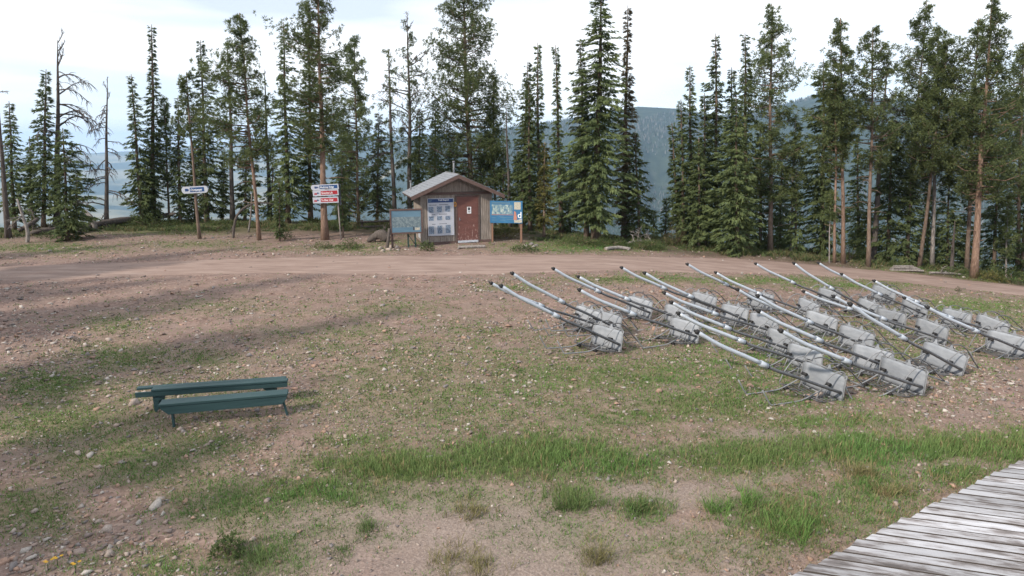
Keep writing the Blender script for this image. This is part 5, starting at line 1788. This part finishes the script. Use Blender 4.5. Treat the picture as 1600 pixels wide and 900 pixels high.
# loose gravel and small stones: one mass
small = [stone_shape(100 + k, 7, .5) for k in range(6)]
def scatter(n, fpx):
    """random ground points in view, thinning with distance"""
    y = 5.6 * np.exp(rng.random(n) * math.log(34 / 5.6))
    x = rng.uniform(-0.86, 0.90, n) * (y * CA + 1.0)
    k = y < edge(x) + 1
    return x[k], y[k]
def stony(x, y):
    g_, _ = grass_map(x, y)
    px, py = project(x, y, 0)
    s = 0.30 + 0.9 * sstep(.42, .68, fbm(x * .8, y * .8, 71, 4))
    for bx, by, rx_, ry_, w in [(1500, 455, 110, 12, 1.4), (1380, 600, 200, 40, 1.0), (1520, 600, 120, 40, 1.6), (800, 445, 90, 14, 1.0), (960, 447, 160, 6, 1.2), (1150, 405, 200, 5, 1.5), (350, 650, 180, 60, .9), (120, 580, 160, 30, .9), (100, 860, 140, 50, 1.0), (700, 590, 220, 50, 1.1), (40, 530, 80, 60, .8), (300, 395, 260, 6, .8), (1000, 560, 200, 40, .5), (900, 395, 80, 4, .6), (1180, 640, 120, 20, .6)]:
        s = s + w * np.exp(-((px - bx) / rx_) ** 2 - ((py - by) / ry_) ** 2)
    s = s * (1 - 0.62 * g_) * (1 - 0.88 * sand_map(x, y)) * (1 - 0.93 * road(x, y))
    return s
x, y = scatter(120000, 0)
keep = rng.random(len(x)) < stony(x, y) * 0.62
x, y = x[keep], y[keep]
sz = np.clip(rng.lognormal(math.log(0.026), 0.55, len(x)), .010, .11) * np.clip(y / 13, .75, 1.25)
tones = STC[rng.integers(0, len(STC), len(x))] * rng.uniform(.5, 1.0, (len(x), 1))
rz_ = rng.uniform(0, 6.28, len(x))
zz = zg(x, y)
Vs, Fs, Cs, off = [], [], [], 0
for k in range(6):
    m_ = np.arange(len(x)) % 6 == k
    V0, F0 = small[k]
    n_ = m_.sum()
    c, s = np.cos(rz_[m_])[:, None], np.sin(rz_[m_])[:, None]
    X = V0[None, :, 0] * c - V0[None, :, 1] * s
    Y = V0[None, :, 0] * s + V0[None, :, 1] * c
    Z = np.repeat(V0[None, :, 2], n_, 0)
    V = np.stack([X, Y, Z], 2) * sz[m_][:, None, None] + np.stack([x[m_], y[m_], zz[m_] + sz[m_] * .12], 1)[:, None, :]
    F = F0[None] + (np.arange(n_) * len(V0))[:, None, None] + off
    off += n_ * len(V0)
    Vs.append(V.reshape(-1, 3))
    Fs.append(F.reshape(-1, 3))
    Cs.append(np.repeat(tones[m_], len(V0), 0))
link("gravel", tri_mesh("gravel", np.concatenate(Vs), np.concatenate(Fs), cols=np.concatenate(Cs)), M["pebbles"], kind="stuff")
print("gravel", sum(len(f) for f in Fs))
# single stones
M["stone"] = []
for k, c in enumerate(STC):
    M["stone"].append(mat("stone_%d" % k, [(.3, tuple(c * .55)), (.55, tuple(c * .8)), (.75, tuple(np.minimum(c * 1.05, .6)))], 6, rough=.95, bump=.35, detail=7, var=.12))
smesh = []
for k in range(14):
    V, F = stone_shape(300 + k, 16, [.4, .55, .7][k % 3])
    mm = tri_mesh("stone", V, F)
    mm.materials.append(M["stone"][k % len(STC)])
    smesh.append(mm)
COLN = ["buff", "dull brown", "pale pinkish", "pale grey", "orange brown", "slate grey", "brownish"]
def put_stone(px, py, wpx, label, k, group="stones lying about the clearing", tall=0.55):
    p = G(px, py)
    o = link("stone", smesh[k], None)
    s = wpx / 2 / dim_at(p)
    o.scale = (s, s * rnd.uniform(.75, 1.0), s * rnd.uniform(.8, 1.2))
    o.location = p + Vector((0, 0, s * .16))
    o.rotation_euler = (rnd.uniform(-.25, .25), rnd.uniform(-.25, .25), rnd.uniform(0, 6.28))
    o["label"], o["category"], o["group"] = label, "stone", group
NAMED = [(40, 862, 20, "pale stone at the upper end of the rock heap in the lower left corner", 3), (48, 876, 20, "light grey stone just below the topmost one of the lower left heap", 10), (7, 880, 24, "reddish brown stone at the left edge of the lower left heap", 4), (42, 892, 26, "broad buff stone in the lower left heap", 0), (20, 890, 26, "slate grey stone in the lower left heap", 5),
         (124, 866, 24, "squat brown stone right of the lower left heap", 6), (156, 860, 16, "upright brown stone second of three right of the heap", 1), (172, 868, 22, "pinkish stone third of three right of the heap", 2), (155, 894, 18, "stone at the bottom edge right of the yellow flowers", 0), (137, 897, 22, "grey stone at the bottom edge beside the yellow flowers", 3), (198, 868, 14, "narrow stone right of the pinkish one at lower left", 2), (210, 866, 18, "low stone in grass at lower left", 6),
         (245, 791, 34, "long pale block of rock in front of the benches", 3), (238, 806, 10, "orange flake below the long pale block", 4), (255, 805, 14, "flat stone tucked under the long pale block", 10), (158, 793, 9, "orange stone left of the long pale block", 11), (167, 829, 20, "flat buff stone in the grass below the long pale block", 2), (154, 818, 14, "rounded pinkish stone in the lower left grass", 2), (252, 871, 10, "small pale stone near the lower left grass edge", 3), (308, 800, 12, "orange pebble stone right of the long pale block", 4), (198, 842, 9, "small white stone in the lower left grass", 3),
         (140, 713, 22, "flat pale stone in the left grass", 3), (122, 712, 16, "pinkish flat stone in the left grass", 2), (210, 632, 22, "broad flat stone left of the bench legs", 2), (268, 652, 16, "flat stone beneath the nearer bench", 0), (322, 697, 16, "flat stone below the middle of the nearer bench", 6), (300, 668, 14, "stone below the left half of the nearer bench", 0),
         (1030, 613, 16, "buff flat stone in the grass in front of the third line of chairs", 4), (958, 644, 18, "tan flat stone in the mid grass", 0), (975, 646, 10, "pale stone next to the tan flat stone in the mid grass", 10), (1173, 605, 16, "orange red flat stone left of the nearest chairs", 4), (1147, 592, 10, "pale stone under the safety bars of the nearest chairs", 3), (1377, 634, 11, "orange brown block below the nearest right chair", 11), (1280, 620, 20, "buff slab under the nearest chair seat", 2), (1375, 648, 10, "pinkish stone lying below the nearest right chair", 2),
         (700, 695, 9, "orange stone in the lush grass band", 4), (541, 690, 12, "pale chip of rock on bare soil in the mid ground", 3), (540, 684, 11, "tan chip of rock on bare soil in the mid ground", 2), (475, 667, 14, "pale stone right of the benches", 3), (510, 678, 9, "white stone right of the benches", 3),
         (1506, 434, 11, "white rock at the foot of the orange barked pine", 3), (1532, 437, 5, "small white rock right of the orange barked pine", 3), (1562, 441, 5, "white rock in the verge grass near the right edge", 10), (78, 393, 12, "pale boulder on the left verge", 3), (276, 399, 5, "white stone on the verge below the lone sign", 3), (568, 387, 5, "white stone on the verge right of the three signs", 3)]
for px, py, w, lab, k in NAMED:
    put_stone(px, py, w, lab, k)
for k, (px, py, w) in enumerate([(594, 389, 9), (602, 388, 8), (611, 387, 8), (620, 388, 9), (607, 391, 9), (614, 391, 8), (622, 391, 7), (598, 393, 7)]):
    put_stone(px, py, w * 1.2, "flat pinkish stone in the heap below the panorama board", [2, 0, 2, 5, 2, 0, 3, 2][k], "flat stones heaped below the panorama board")
for k, (px, py, w) in enumerate([(822, 385, 10), (830, 383, 9), (834, 386, 8), (811, 388, 8), (838, 384, 7)]):
    put_stone(px, py, w * 1.2, "grey stone in the heap at the foot of the blue map board", [3, 5, 10, 3, 5][k], "stones heaped at the foot of the blue map board")
cnt = 0
zones = [("scattered on the right stony patch beyond the chairs", 1500, 457, 110, 14, 24, 6), ("scattered over the stony ground right of the nearest chairs", 1520, 600, 90, 36, 34, 9), ("scattered over bare ground around the benches", 330, 660, 220, 60, 36, 10),
         ("scattered on the shaded left ground", 110, 580, 120, 60, 26, 9), ("scattered in the grass at the lower left", 130, 800, 160, 80, 34, 12), ("scattered along the verge beyond the road", 1160, 404, 140, 5, 18, 5), ("scattered on the open middle of the clearing", 740, 600, 240, 70, 30, 8), ("scattered left of the first line of chairs", 820, 450, 90, 14, 14, 6), ("scattered among the lines of chairs", 1180, 520, 180, 60, 20, 7)]
for zn, zx, zy, zrx, zry, zn_, zw in zones:
    for k in range(zn_):
        px, py = zx + zrx * rng.normal() * .6, zy + zry * rng.normal() * .6
        if not (4 < px < 1596 and 398 < py < 892):
            continue
        kk = int(rng.integers(0, 14))
        put_stone(px, py, zw * rng.uniform(.7, 1.4), f"{COLN[kk % 7]} stone {zn}", kk, f"stones {zn}")
        cnt += 1

# ------------------------------------------------------------------ grass
def blades(X, Y, n_per, hfun, spread, width, ctone, lean=.45):
    n = len(X)
    bi = np.repeat(np.arange(n), n_per)
    a = rng.uniform(0, 2 * math.pi, len(bi))
    r_ = spread * rng.random(len(bi)) ** .7
    bx, by = X[bi] + r_ * np.cos(a), Y[bi] + r_ * np.sin(a)
    bz = zg(bx, by) - .006
    h = hfun[bi] * rng.uniform(.45, 1.15, len(bi))
    ld = a + rng.normal(0, .7, len(bi))
    le = lean * rng.uniform(.2, 1.4, len(bi)) * h
    w = width * (by / 9.0).clip(.7, 2.2) * rng.uniform(.7, 1.3, len(bi))
    pa = rng.uniform(0, math.pi, len(bi))
    wx, wy = np.cos(pa) * w, np.sin(pa) * w
    mx_, my_ = bx + .35 * le * np.cos(ld), by + .35 * le * np.sin(ld)
    V = np.stack([np.stack([bx - wx, by - wy, bz], 1), np.stack([bx + wx, by + wy, bz], 1), np.stack([mx_ + wx * .8, my_ + wy * .8, bz + h * .6], 1),
                  np.stack([bx + le * np.cos(ld), by + le * np.sin(ld), bz + h], 1), np.stack([mx_ - wx * .8, my_ - wy * .8, bz + h * .6], 1)], 1)
    F = np.arange(len(bi))[:, None] * 5
    T = np.concatenate([F + np.array([[0, 1, 2]]), F + np.array([[0, 2, 4]]), F + np.array([[4, 2, 3]])], 0)
    C_ = np.repeat(ctone[bi] * rng.uniform(.75, 1.3, (len(bi), 1)), 5, 0)
    return V.reshape(-1, 3), T, C_
def grass_tone(X, Y):
    n_ = fbm(X * .7, Y * .7, 83, 3)[:, None]
    lush = np.array([[.118, .225, .066]])
    olive = np.array([[.158, .225, .082]])
    dry = np.array([[.30, .235, .135]])
    c = lush * (1 - sstep(.35, .65, n_)) + olive * sstep(.35, .65, n_)
    px, py = project(X, Y, 0)
    dr = (rng.random(len(X)) < np.where((py > 745) & (px > 950), .32, .12))[:, None]
    return np.where(dr, dry, c)
parts_v, parts_f, parts_c, off = [], [], [], 0
def addb(t):
    global off
    V, F, C_ = t
    parts_v.append(V)
    parts_f.append(F + off)
    parts_c.append(C_)
    off += len(V)
x, y = scatter(80000, 0)
d, h = grass_map(x, y)
k = rng.random(len(x)) < d * .95
x, y, d, h = x[k], y[k], d[k], h[k]
addb(blades(x, y, 5, h * (.35 + .5 * d) * rng.uniform(.6, 1.3, len(x)), .075, .0042, grass_tone(x, y)))
# low leafy cover
x, y = scatter(170000, 0)
d, h = grass_map(x, y)
k = rng.random(len(x)) < d * 1.1
x, y, d, h = x[k], y[k], d[k], h[k]
tn = np.repeat(np.array([[.112, .178, .055]]), len(x), 0) * (0.7 + .6 * fbm(x * 1.1, y * 1.1, 87, 3))[:, None]
addb(blades(x, y, 3, np.minimum(h, .06) * rng.uniform(.4, 1.1, len(x)), .08, .0062, tn, lean=1.1))
# lush band, denser
x, y = scatter(60000, 0)
d, h = grass_map(x, y)
k = (rng.random(len(x)) < d ** 2 * (.35 + 1.1 * fbm(x * 1.6, y * 1.6, 95, 3))) & (h > .12) & (y < 14)
x, y, d, h = x[k], y[k], d[k], h[k]
addb(blades(x, y, 6, h * (.30 + .5 * d) * rng.uniform(.5, 1.3, len(x)), .08, .0038, grass_tone(x, y)))
# fallen straw in the near ground
n_ = 1500
px, py = rng.uniform(1050, 1560, n_), rng.uniform(735, 895, n_)
pts = np.array([march(a_, b_, zbase, 20) for a_, b_ in zip(px[:500], py[:500])])
addb(blades(pts[:, 0], pts[:, 1], 4, np.full(len(pts), .07), .12, .0028, np.full((len(pts), 3), 1.0) * np.array([[.34, .26, .17]]), lean=3.6))
link("grass", tri_mesh("grass", np.concatenate(parts_v), np.concatenate(parts_f), cols=np.concatenate(parts_c)), M["blades"], kind="stuff")
print("grass tris", sum(len(f) for f in parts_f))
# rough undergrowth under the tree line
ux = rng.uniform(-32, 24, 9000)
uy = edge(ux) + rng.uniform(-2.6, 3.5, len(ux))
cl_ = fbm(ux * .75, uy * .9, 121, 3)
k = (cl_ > .46) & (road(ux, uy) < .05)
hut_l = np.array([[(Vector((a_, b_, 0)) - Vector((hl.x, hl.y, 0))).dot(Vector((math.cos(HA), math.sin(HA), 0))), (Vector((a_, b_, 0)) - Vector((hl.x, hl.y, 0))).dot(Vector((-math.sin(HA), math.cos(HA), 0)))] for a_, b_ in zip(ux, uy)])
k &= ~((hut_l[:, 0] > -.6) & (hut_l[:, 0] < HW + .3) & (hut_l[:, 1] > -2.0) & (hut_l[:, 1] < HD + .3))
ux, uy, cl_ = ux[k], uy[k], cl_[k]
ut = np.where(rng.random((len(ux), 1)) < .72, np.array([[.085, .115, .045]]), np.array([[.16, .14, .075]]))
V, F, C_ = blades(ux, uy, 9, .10 + .9 * (cl_ - .46).clip(0, .3), .17, .0075, ut, lean=.9)
link("undergrowth", tri_mesh("undergrowth", V, F, cols=C_), M["blades"], kind="stuff")
# single tufts on the bare sand
TUFT = [(575, 828, .13, "low brown green grass tuft on bare sand at the left of the sandy patch"), (740, 803, .14, "small dull grass tuft alone on the upper sandy patch"), (697, 880, .17, "thin upright grass tuft at the bottom of the sandy patch"), (748, 885, .2, "second thin upright tuft at the bottom of the sandy patch"), (535, 866, .07, "small grey green tuft at the lower left of the sandy patch"),
        (893, 792, .34, "tall dark grass tuft in the middle of the foreground"), (1003, 797, .22, "rounded green tuft right of the tall dark tuft"), (935, 876, .24, "grass tuft near the bottom centre right of the sand"), (1170, 788, .28, "bright green tuft left of the largest tuft"), (1235, 838, .38, "largest bright green grass tuft left of the deck"), (1125, 800, .22, "yellowish tuft left of the bright green tufts"), (390, 878, .2, "dark green tuft in the lower left grass edge"), (1345, 742, .22, "wispy tuft in front of the lush band at the right"), (1390, 770, .2, "straw coloured tuft left of the deck edge")]
for px, py, hh_, lab in TUFT:
    p = G(px, py)
    n_ = 22
    X, Y = p.x + rng.standard_t(2.2, n_).clip(-4, 4) * .10 * (hh_ / .2) ** .5, p.y + rng.standard_t(2.2, n_).clip(-4, 4) * .09 * (hh_ / .2) ** .5
    tone = np.repeat(np.array([[.11, .16, .06]]) if ("green" in lab or "dark" in lab) else np.array([[.19, .175, .085]]), n_, 0)
    if "bright" in lab:
        tone = tone * np.array([[1.0, 1.25, .9]])
    V, F, C_ = blades(X, Y, 15, hh_ * rng.uniform(.35, 1.05, n_), .07, .0042, tone * rng.uniform(.8, 1.25, (n_, 1)), lean=.95)
    o = link("grass_tuft", tri_mesh("grass_tuft", V - np.array(tuple(p)), F, cols=C_), M["blades"])
    o.location = p
    o["label"], o["category"], o["group"] = lab, "grass tuft", "separate grass tufts in the foreground"
